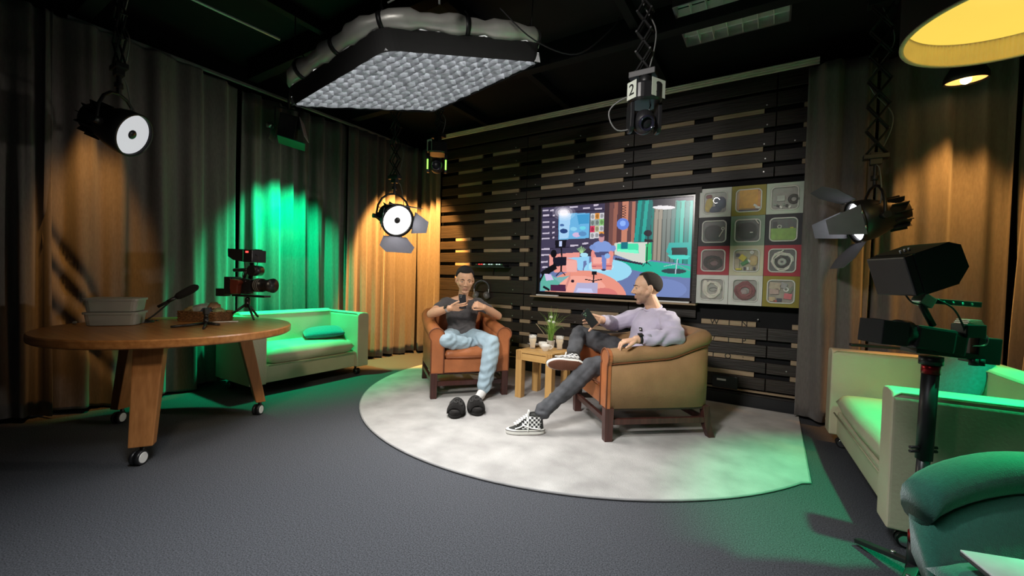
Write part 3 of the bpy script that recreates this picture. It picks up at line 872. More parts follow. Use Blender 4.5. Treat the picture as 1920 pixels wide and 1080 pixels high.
# ---------------------------------------------------------------- louvred ceiling luminaires
blade_m = pm('louvre_white', (.82, .82, .78), .35, .2, var=.05)
def luminaire(label, x0, y0, x1, y1, z, nx, ny):
    t = thing('louvre_luminaire', label, 'ceiling light', ((x0+x1)/2, (y0+y1)/2, z))
    w, d = x1-x0, y1-y0
    MB().box((0, 0, .075), (w, d, .01)).build('reflector_back', pm('mirror_reflector', (.80, .82, .80), .35, .25, var=.1), t)
    for s in (-1, 1):
        MB().box((s*w/2, 0, .035), (.012, d, .08)).build('frame_side', STEEL, t)
        MB().box((0, s*d/2, .035), (w, .012, .08)).build('frame_side', STEEL, t)
    for i in range(1, nx):
        b = MB(); b.box((-w/2+w*i/nx, 0, .030), (.004, d, .06)); b.build('louvre_blade', blade_m, t)
    for i in range(1, ny):
        b = MB(); b.box((0, -d/2+d*i/ny, .030), (w, .004, .06)); b.build('louvre_blade', blade_m, t)
    for i in range(ny):
        b = MB(); b.cyl((-w/2+.02, -d/2+d*(i+.5)/ny, .055), (w/2-.02, -d/2+d*(i+.5)/ny, .055), .013, n=10); b.build('tube_lamp', WHITEP, t)
luminaire('mirrored louvre ceiling light split by a dark beam, upper right of the soft light', -.72, 3.27, .02, 3.87, 3.2, 7, 4)

# ---------------------------------------------------------------- cameras on hangers
def ptz(label, loc, rz, number, pitch, papers, glow_strips=False, s=1.0):
    t = thing('dome_camera', label, 'camera', loc, rz); t.scale = (s, s, s)
    # local -y is the front; hangs upside down
    mb = MB(); out = [(.075*math.copysign(abs(math.cos(a))**.6, math.cos(a)), .085*math.copysign(abs(math.sin(a))**.6, math.sin(a))) for a in [2*PI*k/28 for k in range(28)]]
    mb.loft([[(x*f, y*f, z) for x, y in out] for f, z in ((.86, 0), (1, .008), (1, .075), (.95, .085))], sm=False)
    mb.build('base', PLASTIC, t, bevel=.002)
    for sx in (-1, 1):
        a = MB(); o = [(-.035, 0), (.035, 0), (.04, -.06), (.034, -.12), (.018, -.14), (-.018, -.14), (-.034, -.12), (-.04, -.06)]
        a.loft([[(sx*.058, y, z) for y, z in o], [(sx*.078, y, z) for y, z in o]], sm=False)
        ar = a.build('yoke_arm', PLASTIC, t, bevel=.004)
        if glow_strips:
            MB().box((sx*.069, -.040, -.085), (.010, .006, .075)).build('tally_light', glow('tally_green', (.25, 1.0, .08), 3.0), ar)
    M = Matrix.Translation(Vector((0, 0, -.085))) @ Matrix.Rotation(R(pitch), 4, 'X')
    h = MB(); h.ball((0, 0, 0), (.055, .06, .06), nu=24, nv=14, M=M); h.build('head', PLASTIC, t)
    l = MB(); l.lathe([(.034, 0), (.038, .04), (.036, .066), (.030, .068), (.028, .055), (.001, .05)], 24, M=M @ Matrix.Rotation(R(90), 4, 'X')); l.build('lens', pm('camera_glass', (.02, .02, .035), .08, .2), t)
    for (a, w) in papers:
        p = Matrix.Rotation(R(a), 4, 'Z')
        pp = MB(); r0 = .088
        pp.add([p @ Vector((-w/2, -r0, .01)), p @ Vector((w/2, -r0, .01)), p @ Vector((w/2, -r0, .095)), p @ Vector((-w/2, -r0, .095)), p @ Vector((-w/2, -r0+.001, .01)), p @ Vector((w/2, -r0+.001, .01)), p @ Vector((w/2, -r0+.001, .095)), p @ Vector((-w/2, -r0+.001, .095))],
               [(0, 1, 2, 3), (7, 6, 5, 4), (0, 4, 5, 1), (1, 5, 6, 2), (2, 6, 7, 3), (3, 7, 4, 0)])
        o = pp.build('number_paper', pm('paper_slip', (.62, .66, .58), .8, var=.05), t)
        text_mesh(number, .075, pm('marker_ink', (.01, .01, .01), .6), o, p @ Vector((0, -r0-.001, .052)), (PI/2, 0, R(a)), 'number')
    MB().cyl((0, 0, .08), (0, 0, .15), .03, n=16).build('mount', BLACK, t)
    return t
ptz('dome camera numbered 2 hanging high before the pallet wall', (-.672, 2.43, 2.165), R(33), '2', 25, [(-62, .06), (28, .09)], s=1.15)
pantograph('black scissor hanger above camera number 2', (-.685, 2.43, 2.355), (-.72, 2.43, 3.27), .08, 8)
ptz('dome camera numbered 1 with green tally lights near the room corner', (-3.055, 3.308, 2.43), R(38), '1', 10, [(-40, .05)], True, 1.35)
pantograph('black scissor hanger above camera number 1 behind the soft light', (-3.055, 3.318, 2.64), (-3.055, 3.318, 3.27), .09, 5)
tag(MB().tube(cr([(-.60, 2.47, 2.24), (-.75, 2.36, 2.20), (-.84, 2.32, 2.12), (-.80, 2.36, 2.02), (-.68, 2.42, 2.06), (-.64, 2.45, 2.17)], 6), .004, 6).build('camera_cable', RUBBER), 'thin black cable curling beside camera number 2', 'cable')

# ---------------------------------------------------------------- pendant drum
def pendant():
    t = thing('pendant_lamp', 'big drum pendant with glowing yellow diffuser at the top right', 'lamp', (.985, 3.03, 2.47))
    r = .455; n = 140
    o = MB(); o.lathe([(r+.006, 0), (r+.006, .34), (r+.002, .34)], 72); o.build('shade_outside', pm('dark_brown_shade', (.012, .009, .007), .8), t)
    m = MB(); vs = []; fs = []
    for k in range(n*2):
        a = PI*k/n; rr = r-.002-(.007 if k % 2 else 0)
        for z in (0, .15): vs.append((rr*math.cos(a), rr*math.sin(a), z))
    for k in range(n*2):
        a = 2*k; b = (2*k+2) % (4*n); fs.append((a, b, b+1, a+1))
    m.add(vs, fs); m.build('pleated_lining', pm('cream_pleats', (.72, .62, .36), .7, var=.05), t)
    MB().lathe([(r+.007, -.003), (r+.007, .006), (r-.012, .006), (r-.012, -.003), (r+.007, -.003)], 72).build('rim', pm('cream_rim', (.55, .48, .30), .6), t)
    d = MB(); d.lathe([(.001, .115), (r*.5, .116), (r-.014, .12)], 72); d.build('diffuser', glow('yellow_diffuser', (1.0, .70, .10), 1.0), t)
    MB().lathe([(.001, .335), (r, .337)], 48).build('top_cover', MATTE, t)
    MB().cyl((0, 0, .33), (0, 0, .85), .008, n=8).build('cord', BLACK, t)
pendant()

# ================================================================ CAMERA RIGS
rosewood = pm('rosewood_grip', (.17, .035, .02), .4, var=.15)
red_anod = pm('red_anodised', (.35, .01, .015), .3, .7)
def screw(t, p, d=(0, 0, .006)):
    MB().cyl(p, Vector(p)+Vector(d), .004, n=8).build('screw', STEEL, t)
def table_rig():
    t = thing('camera_rig', 'black cinema camera with rosewood grip on a small tripod, on the round table', 'camera', (-3.76, 1.80, .742), R(18), rot=None)
    # local +x is the lens direction
    for a, L in ((100, .11), (215, .13), (335, .12)):
        a = R(a); p = Vector((math.cos(a), math.sin(a), 0))
        MB().tube([p*.012+Vector((0, 0, .105)), p*L+Vector((0, 0, .010))], [.009, .007], 8).build('leg', BLACK, t)
    b = MB(); b.cyl((0, 0, .085), (0, 0, .135), .017, n=16); b.ball((0, 0, .142), .018, nu=14, nv=8); b.build('ball_head', PLASTIC, t)
    MB().box((.03, 0, .168), (.28, .055, .014)).build('base_plate', BLACK, t, bevel=.003)
    body = MB(); body.box((-.045, 0, .235), (.12, .075, .11)); body.box((.03, 0, .24), (.06, .085, .09)); body.build('camera_body', PLASTIC, t, bevel=.008)
    MB().box((-.125, -.005, .235), (.05, .10, .125)).build('battery', BLACK, t, bevel=.006)
    MB().box((-.215, 0, .185), (.07, .06, .055)).build('recorder', PLASTIC, t, bevel=.004)
    MB().tube([(-.10, 0, .19), (-.19, 0, .185)], .009, 8).build('rod', BLACK, t)
    ln = MB(); ln.tube([(.055, 0, .245), (.075, 0, .245), (.078, 0, .245), (.13, 0, .245), (.132, 0, .245), (.175, 0, .245), (.215, 0, .245), (.213, 0, .245), (.20, 0, .245)], [.034, .038, .046, .046, .040, .042, .050, .045, .036], 28)
    L = ln.build('lens', PLASTIC, t)
    for x in (.085, .10, .115): MB().tube([(x, 0, .245), (x+.008, 0, .245)], .0475, 28).build('focus_ring', RUBBER, L)
    g = MB(); o = [(-.075, .285), (-.015, .28), (.005, .262), (-.012, .24), (-.02, .18), (-.07, .178), (-.078, .22)]
    g.loft([[(x, -.075, z) for x, z in o], [(x, -.035, z) for x, z in o]], sm=False); g.build('wooden_grip', rosewood, t, bevel=.008)
    MB().tube([(-.10, -.02, .345), (.02, -.02, .35)], .012, 10).build('top_handle', PLASTIC, t)
    MB().tube([(-.015, -.02, .29), (.01, -.02, .345)], .010, 8).build('handle_post', BLACK, t)
    MB().cyl((.075, -.05, .345), (.075, .03, .345), .036, n=22).build('follow_motor', PLASTIC, t)
    MB().tube([(.02, 0, .29), (.035, 0, .35), (.03, 0, .40)], .014, 10).build('monitor_arm', BLACK, t)
    MB().box((.035, 0, .345), (.05, .04, .03), rot=(0, R(20), 0)).build('clamp', STEEL, t, bevel=.003)
    mo = MB(); mo.box((.055, 0, .445), (.075, .12, .085)); m = mo.build('monitor', PLASTIC, t, bevel=.004)
    h = MB(); o = [(.02, .485), (.02, .405), (-.06, .415), (-.105, .44), (-.108, .492)]
    for s in (-1, 1): h.loft([[(x, s*.065, z) for x, z in o], [(x, s*.062, z) for x, z in o]], sm=False)
    h.box((-.043, 0, .490), (.13, .128, .003), rot=(0, R(1.5), 0)); h.build('monitor_hood', MATTE, t)
    MB().box((.052, -.061, .472), (.022, .003, .012)).build('record_light', glow('record_red', (1, .05, .04), 3), m)
    MB().tube(cr([(.08, -.03, .46), (.11, -.03, .44), (.105, -.03, .38), (.085, -.03, .33), (.06, -.03, .29)], 6), .003, 6).build('cable', BLACK, t)
    MB().tube(cr([(.0, -.03, .40), (.015, -.04, .36), (.0, -.045, .31), (.02, -.04, .28)], 6), .0025, 6).build('cable', BLACK, t)
    MB().box((.06, 0, .488), (.07, .05, .006), rot=(0, R(-4), 0)).build('cold_shoe', BLACK, t, bevel=.001)
    for p in ((.03, -.045, .27), (-.02, -.04, .275), (.06, -.03, .375)): screw(t, p, (0, -.006, 0))
    t.scale = (1.2, 1.2, 1.2)
table_rig()

def stand_rig():
    t = thing('camera_rig', 'black cinema camera with hooded monitor on a single-column stand at the right', 'camera', (.50, 2.215, 0), R(32), rot=None)
    # local x runs along the picture's right, local +y away from the camera
    hub = Vector((0, 0, .10))
    for a, L in ((215, .28), (330, .22), (95, .25)):
        a = R(a); p = Vector((math.cos(a), math.sin(a), 0))
        MB().box(p*(L*.5)+Vector((0, 0, .055)), (L, .035, .018), rot=Euler((0, R(14), a))).build('foot', BLACK, t, bevel=.003)
        MB().cyl(p*(L*.35)+Vector((0, 0, .07)), p*(L*.35)+Vector((0, 0, .082)), .008, n=8).build('screw', CHROME, t)
    MB().cyl((0, 0, .06), (0, 0, .17), .030, .026, n=18).build('hub', PLASTIC, t)
    MB().cyl((0, 0, .175), (0, 0, .21), .027, n=18).build('foot_ring', red_anod, t)
    MB().cyl((0, 0, .20), (.012, 0, .55), .020, n=18).build('lower_column', PLASTIC, t)
    MB().cyl((.011, 0, .50), (.02, 0, .84), .026, n=18).build('upper_column', BLACK, t)
    for z in (.53, .545): MB().cyl((-.045, 0, z), (.06, 0, z), .006, n=8).build('column_clamp', BLACK, t)
    MB().cyl((.02, 0, .832), (.021, 0, .872), .028, n=18).build('collar', red_anod, t)
    MB().cyl((.02, 0, .868), (.02, 0, .90), .036, n=18).build('head', PLASTIC, t)
    MB().box((.06, 0, .915), (.26, .07, .022), rot=(0, R(5), 0)).build('base_plate', BLACK, t, bevel=.003)
    b = MB(); b.box((-.01, 0, .97), (.15, .10, .09), rot=(0, R(7), 0)); b.box((.055, 0, .955), (.12, .085, .085), rot=(0, R(8), 0)); b.build('camera_body', PLASTIC, t, bevel=.010)
    MB().tube([(-.08, 0, .985), (-.12, 0, .988), (-.125, 0, .988), (-.215, 0, .995), (-.214, 0, .995), (-.20, 0, .994)], [.05, .05, .043, .046, .040, .03], 24).build('lens', PLASTIC, t)
    MB().box((-.17, 0, .99), (.10, .11, .09), rot=(0, R(4), 0)).build('matte_box', MATTE, t, bevel=.004)
    MB().box((.205, 0, .93), (.09, .07, .10), rot=(0, R(3), 0)).build('battery', PLASTIC, t, bevel=.004)
    MB().box((.135, -.02, 1.005), (.075, .06, .05)).build('wireless_box', PLASTIC, t, bevel=.004)
    for k in range(3): MB().box((.135, -.02, 1.034+.006*k), (.06-.008*k, .05, .003)).build('cooling_fin', STEEL, t)
    MB().tube([(.0, -.02, 1.02), (-.045, -.02, 1.095), (-.04, -.02, 1.13)], .011, 10).build('articulated_arm', BLACK, t)
    MB().box((.06, -.02, 1.11), (.22, .022, .020), rot=(0, R(3), 0)).build('top_rail', BLACK, t, bevel=.002)
    for k in range(5): screw(t, (-.01+.035*k, -.031, 1.112-.0015*k), (0, -.004, 0))
    MB().box((-.04, -.02, 1.115), (.05, .045, .04), rot=(0, R(30), 0)).build('clamp', STEEL, t, bevel=.003)
    MB().tube([(-.04, -.02, 1.13), (-.06, -.02, 1.165), (-.085, -.02, 1.185)], .012, 10).build('articulated_arm', BLACK, t)
    M = Matrix.Translation(Vector((-.075, -.02, 1.235))) @ Matrix.Rotation(R(-20), 4, 'Y')
    h = MB(); o = [(-.07, -.075), (.055, -.075), (.105, -.03), (.10, .055), (.06, .078), (-.07, .072)]
    for s in (-1, 1): h.loft([[(x, s*.085, z) for x, z in o], [(x, s*.081, z) for x, z in o]], sm=False, M=M)
    h.box((0.0, 0, .075), (.13, .17, .003), M=M); h.box((-.005, 0, -.077), (.12, .17, .003), M=M); h.build('monitor_hood', MATTE, t)
    m_ = MB(); m_.box((-.085, 0, 0), (.035, .165, .15), M=M); m_.build('monitor', PLASTIC, t, bevel=.006)
    for k in range(3): MB().cyl(M @ Vector((-.09+.016*k, -.06, .085)), M @ Vector((-.09+.016*k, -.06, .098)), .004, n=8).build('antenna_screw', STEEL, t)
    MB().tube(cr([M @ Vector((-.08, -.05, -.07)), (-.12, -.03, 1.14), (-.09, -.03, 1.105), (-.04, -.03, 1.10)], 6), .003, 6).build('cable', BLACK, t)
    MB().tube(cr([(-.0, -.03, 1.12), (.05, -.04, 1.09), (.085, -.04, 1.04), (.11, -.04, .98)], 6), .0035, 6).build('cable', BLACK, t)
    MB().tube(cr([(.16, -.03, 1.0), (.185, -.04, .985), (.18, -.04, .955), (.13, -.04, .95)], 6), .003, 6).build('cable', CHROME, t)
    for x in (.15, .175): MB().cyl((x, -.03, .875), (x, -.03, .90), .014, n=12).build('knob', BLACK, t)
stand_rig()
# ================================================================ SCREEN
def srgb(c): return tuple(((x/255)/12.92 if x/255 <= .04045 else ((x/255+.055)/1.055)**2.4) for x in c)
def screen_picture(nx, ny):
    """flat broadcast picture shown by the television (a wide view of the same studio), painted polygon by polygon"""
    q = [(115, 225), (1480, 115), (1465, 970), (115, 940)]
    u = (np.arange(nx)+.5)/nx; v = (np.arange(ny)+.5)/ny
    U, V_ = np.meshgrid(u, v)
    def bil(k): return q[0][k]*(1-U)*(1-V_)+q[1][k]*U*(1-V_)+q[2][k]*U*V_+q[3][k]*(1-U)*V_
    X, Y = bil(0), bil(1)
    img = np.zeros((ny, nx, 3)); img[:] = (58, 48, 66)
    def fill(mask, c, a=1): img[mask] = img[mask]*(1-a)+np.array(c)*a
    def poly(pts, c, a=1):
        ins = np.zeros(X.shape, bool); j = len(pts)-1
        for i in range(len(pts)):
            (x1, y1), (x2, y2) = pts[i], pts[j]
            if y1 != y2:
                ins ^= ((y1 > Y) != (y2 > Y)) & (X < (x2-x1)*(Y-y1)/(y2-y1)+x1)
            j = i
        fill(ins, c, a)
    def ell(cx, cy, rx, ry, c, a=1): fill(((X-cx)/rx)**2+((Y-cy)/ry)**2 < 1, c, a)
    def line(x1, y1, x2, y2, w, c):
        dx, dy = x2-x1, y2-y1; L = math.hypot(dx, dy)
        t = ((X-x1)*dx+(Y-y1)*dy)/L; d = abs((X-x1)*dy-(Y-y1)*dx)/L
        fill((t > 0) & (t < L) & (d < w/2), c)
    rect = lambda x0, y0, x1, y1, c, sl=0: poly([(x0, y0), (x1, y0+sl), (x1, y1+sl), (x0, y1)], c)
    poly([(100, 230), (750, 180), (750, 520), (480, 600), (100, 800)], (66, 60, 84))
    for y in (300, 330, 420, 500, 600, 660): line(115, y-20, 740, y-70, 6, (44, 38, 58))
    for x, y, w in ((120, 250, 65), (200, 248, 40), (405, 215, 80), (535, 222, 70), (640, 196, 45), (650, 228, 70), (122, 292, 70), (228, 292, 24), (122, 350, 74), (230, 350, 26), (122, 392, 74), (230, 390, 24), (230, 438, 24), (122, 445, 80), (120, 490, 84), (232, 480, 24), (420, 545, 80), (540, 525, 60), (120, 580, 90), (120, 630, 90), (120, 690, 70), (130, 735, 60)):
        rect(x, y-7, x+w, y+7, (196, 186, 204), -5)
    # curtains
    for k, (x0, x1, c) in enumerate(((745, 790, (62, 44, 52)), (790, 830, (112, 74, 70)), (830, 865, (150, 96, 82)), (865, 905, (90, 56, 58)), (905, 960, (196, 128, 104)), (960, 990, (96, 66, 66)), (990, 1020, (170, 110, 92)), (1020, 1050, (60, 60, 66)))):
        poly([(x0, 160), (x1, 155), (x1-10, 620), (x0-8, 620)], c)
    for x0, x1, c in ((1040, 1075, (20, 150, 140)), (1075, 1100, (10, 108, 104)), (1100, 1130, (24, 164, 150)), (1130, 1165, (10, 110, 108))):
        poly([(x0, 150), (x1, 145), (x1-24, 500), (x0-28, 500)], c)
    poly([(1160, 200), (1200, 210), (1180, 660), (1140, 650)], (12, 120, 112))
    for k in range(9):
        c = [(150, 140, 125), (110, 120, 115), (88, 122, 118)][min(k//2, 2)] if k < 5 else [(20, 150, 135), (40, 178, 160), (16, 128, 122), (36, 170, 158)][k-5]
        poly([(1180+34*k, 150), (1214+34*k, 150), (1204+34*k, 690), (1168+34*k, 690)], c)
        line(1180+34*k, 160, 1168+34*k, 690, 8, tuple(int(x*.66) for x in c))
    poly([(1160, 120), (1345, 110), (1342, 200), (1165, 218)], (32, 26, 42)); ell(1252, 208, 90, 16, (226, 222, 226))
    # the television in the picture, its glare, and the boxes
    poly([(292, 268), (606, 262), (602, 476), (298, 496)], (106, 176, 222))
    poly([(300, 275), (420, 272), (400, 480), (305, 490)], (164, 206, 240)); poly([(480, 280), (600, 270), (600, 350), (500, 360)], (66, 150, 200))
    for x, y, r_, c in ((350, 420, 40, (40, 66, 120)), (330, 370, 22, (70, 104, 160)), (450, 400, 34, (140, 206, 236)), (540, 390, 30, (110, 210, 226)), (480, 450, 40, (206, 180, 216)), (540, 440, 40, (90, 140, 190))): ell(x, y, r_, r_*.5, c)
    for r_, a in ((120, .18), (90, .3), (64, .55), (44, .8)): ell(345, 262, r_, r_*.55, (255, 250, 255), a)
    cols = [['w', 'o', 'w'], ['g', 'g', 'n'], ['r', 'y', 'w'], ['w', 'w', 'o']]
    cc = dict(w=(206, 206, 212), o=(226, 150, 70), g=(150, 164, 160), n=(140, 196, 120), r=(214, 60, 96), y=(190, 190, 150))
    for i in range(4):
        for j in range(3):
            x = 613+43*j; y = 266+54*i-4*j
            rect(x, y, x+43, y+54, cc[cols[i][j]], -3); ell(x+21, y+26, 15, 19, tuple(int(q*.72) for q in cc[cols[i][j]]))
    # floor, rug, round table
    poly([(480, 640), (850, 620), (1480, 690), (1480, 1000), (100, 1000), (100, 800)], (104, 120, 168))
    poly([(830, 662), (1100, 660), (1480, 700), (1480, 800), (1250, 790), (1000, 740)], (28, 176, 150)); ell(1340, 745, 96, 22, (40, 62, 70))
    ell(1240, 900, 200, 90, (120, 140, 196), .6)
    ell(780, 752, 218, 98, (152, 214, 238)); ell(720, 720, 120, 40, (178, 226, 244))
    ell(560, 990, 400, 236, (230, 146, 128)); ell(520, 900, 250, 100, (240, 166, 150)); ell(760, 960, 120, 60, (214, 120, 116))
    # sofa, tripod camera, chair
    poly([(842, 516), (900, 505), (1158, 505), (1160, 650), (1082, 692), (846, 612)], (206, 210, 200)); poly([(868, 520), (1050, 515), (1055, 602), (866, 580)], (66, 220, 168)); poly([(870, 565), (1050, 572), (1050, 602), (868, 585)], (120, 246, 200))
    poly([(900, 505), (960, 504), (960, 562), (902, 564)], (16, 112, 128)); poly([(1110, 520), (1160, 505), (1160, 650), (1112, 668)], (40, 190, 120))
    line(850, 648, 1090, 690, 18, (44, 40, 60))
    ell(1128, 426, 34, 26, (24, 20, 34)); rect(1100, 478, 1170, 500, (22, 18, 30)); line(1130, 440, 1122, 690, 8, (20, 16, 28)); line(1122, 670, 1090, 710, 5, (20, 16, 28)); line(1122, 670, 1160, 705, 5, (20, 16, 28))
    poly([(1278, 580), (1300, 505), (1460, 500), (1470, 640), (1330, 640)], (34, 168, 160)); poly([(1320, 548), (1440, 545), (1442, 608), (1324, 606)], (20, 34, 40)); poly([(1290, 610), (1466, 612), (1440, 645), (1320, 642)], (60, 206, 190))
    line(1368, 640, 1352, 770, 8, (180, 196, 210)); line(1262, 706, 1370, 680, 6, (160, 190, 200)); line(1370, 690, 1466, 740, 6, (120, 150, 160))
    # lamp on its hanger
    for k in range(5):
        line(892, 190+22*k, 936, 212+22*k, 4, (26, 20, 32)); line(936, 190+22*k, 892, 212+22*k, 4, (26, 20, 32))
    ell(912, 352, 54, 50, (96, 128, 214)); ell(912, 346, 26, 24, (140, 176, 244))
    # armchairs, side table, sitter
    poly([(205, 624), (520, 598), (514, 700), (480, 770), (270, 776), (210, 720)], (232, 152, 142)); poly([(384, 670), (490, 666), (496, 768), (390, 770)], (238, 170, 160))
    poly([(392, 650), (612, 632), (612, 750), (590, 752), (586, 670), (556, 674), (552, 756), (500, 752), (492, 668)], (146, 204, 238))
    for k in range(9): line(535, 610, 490+11*k, 545+abs(k-4)*6, 4, (168, 214, 150))
    ell(560, 620, 40, 18, (170, 220, 240))
    poly([(626, 600), (640, 572), (820, 566), (836, 600), (822, 746), (640, 742)], (226, 142, 134)); poly([(648, 640), (800, 636), (800, 690), (650, 694)], (240, 168, 158)); line(640, 715, 820, 712, 8, (170, 80, 100))
    ell(728, 552, 92, 56, (126, 152, 212)); ell(640, 555, 30, 22, (120, 146, 206)); ell(830, 560, 26, 26, (120, 146, 206)); ell(722, 474, 27, 36, (196, 146, 154)); ell(722, 450, 26, 16, (84, 66, 84))
    poly([(655, 596), (790, 588), (800, 640), (680, 640)], (74, 76, 116)); poly([(726, 620), (772, 620), (770, 745), (738, 748)], (112, 130, 196)); ell(750, 746, 22, 8, (50, 50, 80)); ell(780, 626, 26, 22, (134, 176, 226))
    # the camera in the picture's left, with microphone and basket
    poly([(262, 502), (382, 494), (374, 562), (268, 566)], (18, 16, 26)); rect(306, 506, 336, 552, (190, 204, 240)); line(330, 560, 338, 650, 14, (20, 18, 28)); ell(252, 616, 32, 34, (12, 10, 18))
    poly([(246, 650), (330, 640), (386, 640), (386, 712), (252, 730)], (26, 24, 40)); line(335, 710, 335, 770, 14, (20, 16, 26)); line(335, 760, 282, 806, 8, (20, 16, 26)); line(335, 760, 378, 798, 8, (20, 16, 26))
    line(130, 800, 280, 720, 54, (16, 14, 20)); line(110, 860, 170, 780, 30, (20, 16, 24))
    poly([(118, 860), (160, 790), (240, 800), (330, 860), (300, 930), (118, 935)], (96, 176, 160)); poly([(160, 790), (230, 792), (260, 840), (180, 850)], (206, 190, 226)); poly([(250, 820), (360, 812), (428, 800), (330, 866)], (120, 176, 176))
    poly([(228, 882), (386, 880), (388, 936), (230, 936)], (74, 36, 66)); poly([(386, 880), (432, 770), (430, 830), (388, 930)], (210, 140, 130)); line(150, 900, 220, 930, 20, (20, 16, 30))
    ell(455, 848, 17, 14, (36, 24, 40))
    rect(640, 760, 688, 788, (20, 18, 26)); line(658, 785, 656, 840, 12, (20, 18, 26)); line(576, 830, 656, 842, 8, (20, 18, 26)); line(738, 826, 656, 842, 8, (20, 18, 26)); line(656, 835, 656, 856, 14, (20, 18, 26))
    poly([(498, 862), (700, 858), (698, 950), (466, 946)], (176, 172, 206)); poly([(510, 905), (640, 910), (660, 945), (490, 942)], (196, 200, 236))
    return img
def television():
    x0, x1, z0, z1 = -2.435, -.718, .995, 2.03
    w, h = x1-x0, z1-z0
    t = thing('television', 'large wall television showing a wide view of the studio', 'television', ((x0+x1)/2, 4.50, z0))
    MB().span((-w/2-.012, .004, -.012), (w/2+.012, .05, h+.012)).build('housing', BLACK, t, bevel=.004)
    fr = MB(); b = .018
    fr.span((-w/2-.014, -.012, h-.004), (w/2+.014, .006, h+.014)); fr.span((-w/2-.014, -.012, -.016), (w/2+.014, .006, .016))
    fr.span((-w/2-.014, -.012, .016), (-w/2+.006, .006, h-.004)); fr.span((w/2-.006, -.012, .016), (w/2+.014, .006, h-.004))
    fr.build('bezel', pm('glossy_bezel', (.015, .015, .016), .2), t, bevel=.002)
    nx, ny = 320, 180
    img = screen_picture(nx, ny)
    xs = np.linspace(-w/2+.006, w/2-.006, nx+1); zs = np.linspace(h-.004, .016, ny+1)
    vs = [(x, 0, z) for z in zs for x in xs]; fs = []
    for j in range(ny):
        for i in range(nx):
            a = j*(nx+1)+i; fs.append((a, a+nx+1, a+nx+2, a+1))
    me = bpy.data.meshes.new('screen'); me.from_pydata(vs, [], fs)
    ca = me.color_attributes.new('picture', 'FLOAT_COLOR', 'CORNER')
    lin = np.where(img/255 <= .04045, img/255/12.92, ((img/255+.055)/1.055)**2.4)
    col = np.ones((ny*nx, 4, 4)); col[:, :, :3] = lin.reshape(-1, 1, 3)
    ca.data.foreach_set('color', col.ravel().astype(np.float32))
    me.materials.append(attr_mat('screen_picture', 'picture', .25, emit=1.05))
    s = bpy.data.objects.new('screen', me); COL.objects.link(s); s.parent = t
    # dark timber niche with a pale lower edge
    n = MB()
    n.span((-w/2-.075, -.055, h+.02), (w/2+.075, .06, h+.075)); n.span((-w/2-.075, -.055, -.03), (-w/2-.02, .06, h+.02)); n.span((w/2+.02, -.055, -.03), (w/2+.055, .06, h+.02))
    tag(n.build('television_niche', dark_wood, bevel=.004), 'dark timber frame surrounding the wall television', 'frame').location = t.location
    l = MB(); l.span((-w/2-.09, -.075, -.052), (w/2+.06, .06, -.034))
    o = l.build('ledge', pale_wood, bevel=.002); o.location = t.location; tag(o, 'thin pale wooden ledge under the wall television', 'ledge')
    for xa, xb, lab in ((-w/2-.01, -w/2+.28, 'white bar lying under the left end of the television'), (w/2-.36, w/2+.0, 'white bar lying under the right end of the television')):
        m = MB(); m.span((xa, -.066, -.034), (xb, -.03, -.019)); o = m.build('white_bar', WHITEP, bevel=.004); o.location = t.location; tag(o, lab, 'bar')
television()

# ================================================================ STORAGE BOXES
def rsq(w, r, n=6):
    out = []
    for cx, cy, a0 in ((1, 1, 0), (-1, 1, 90), (-1, -1, 180), (1, -1, 270)):
        for k in range(n+1):
            a = R(a0+90*k/n); out.append((cx*(w-r)+r*math.cos(a), cy*(w-r)+r*math.sin(a)))
    return out
PAN = {k: pm('panel_'+k, c, .55, var=.05) for k, c in dict(white=(.56, .57, .54), olive=(.25, .205, .02), mint=(.44, .50, .42), black=(.008, .009, .013), sage=(.19, .26, .195), red=(.34, .02, .035), cream=(.50, .47, .33)).items()}
clear = pm('clear_box_plastic', (.75, .76, .74), .3, var=.02, alpha=.09)
frost = pm('frosted_rim_plastic', (.62, .62, .58), .4, var=.05)
C_ = lambda n, c, r=.6: pm(n, c, r, var=.15, scale=25)
cab_black = C_('cable_black', (.02, .018, .018)); cab_white = C_('cable_white', (.62, .60, .52)); cab_red = C_('cable_maroon', (.17, .03, .035)); cab_blue = C_('pouch_navy', (.04, .06, .12)); cab_yel = C_('pouch_yellow', (.45, .33, .05))
paper_y = C_('paper_amber', (.62, .30, .01)); green_b = C_('box_lime', (.22, .38, .06)); pink = C_('card_pink', (.6, .12, .15)); card = C_('card_board', (.42, .35, .25)); dgreen = C_('block_green', (.03, .22, .05)); yel = C_('block_yellow', (.6, .5, .03)); ink = C_('block_ink', (.03, .03, .06)); whitec = C_('block_white', (.7, .7, .66)); smoke = C_('smoke_fill', (.03, .032, .036)); tub_in = C_('tub_inside_grey', (.30, .30, .27)); tub_dark = C_('tub_inside_dark', (.035, .036, .038))
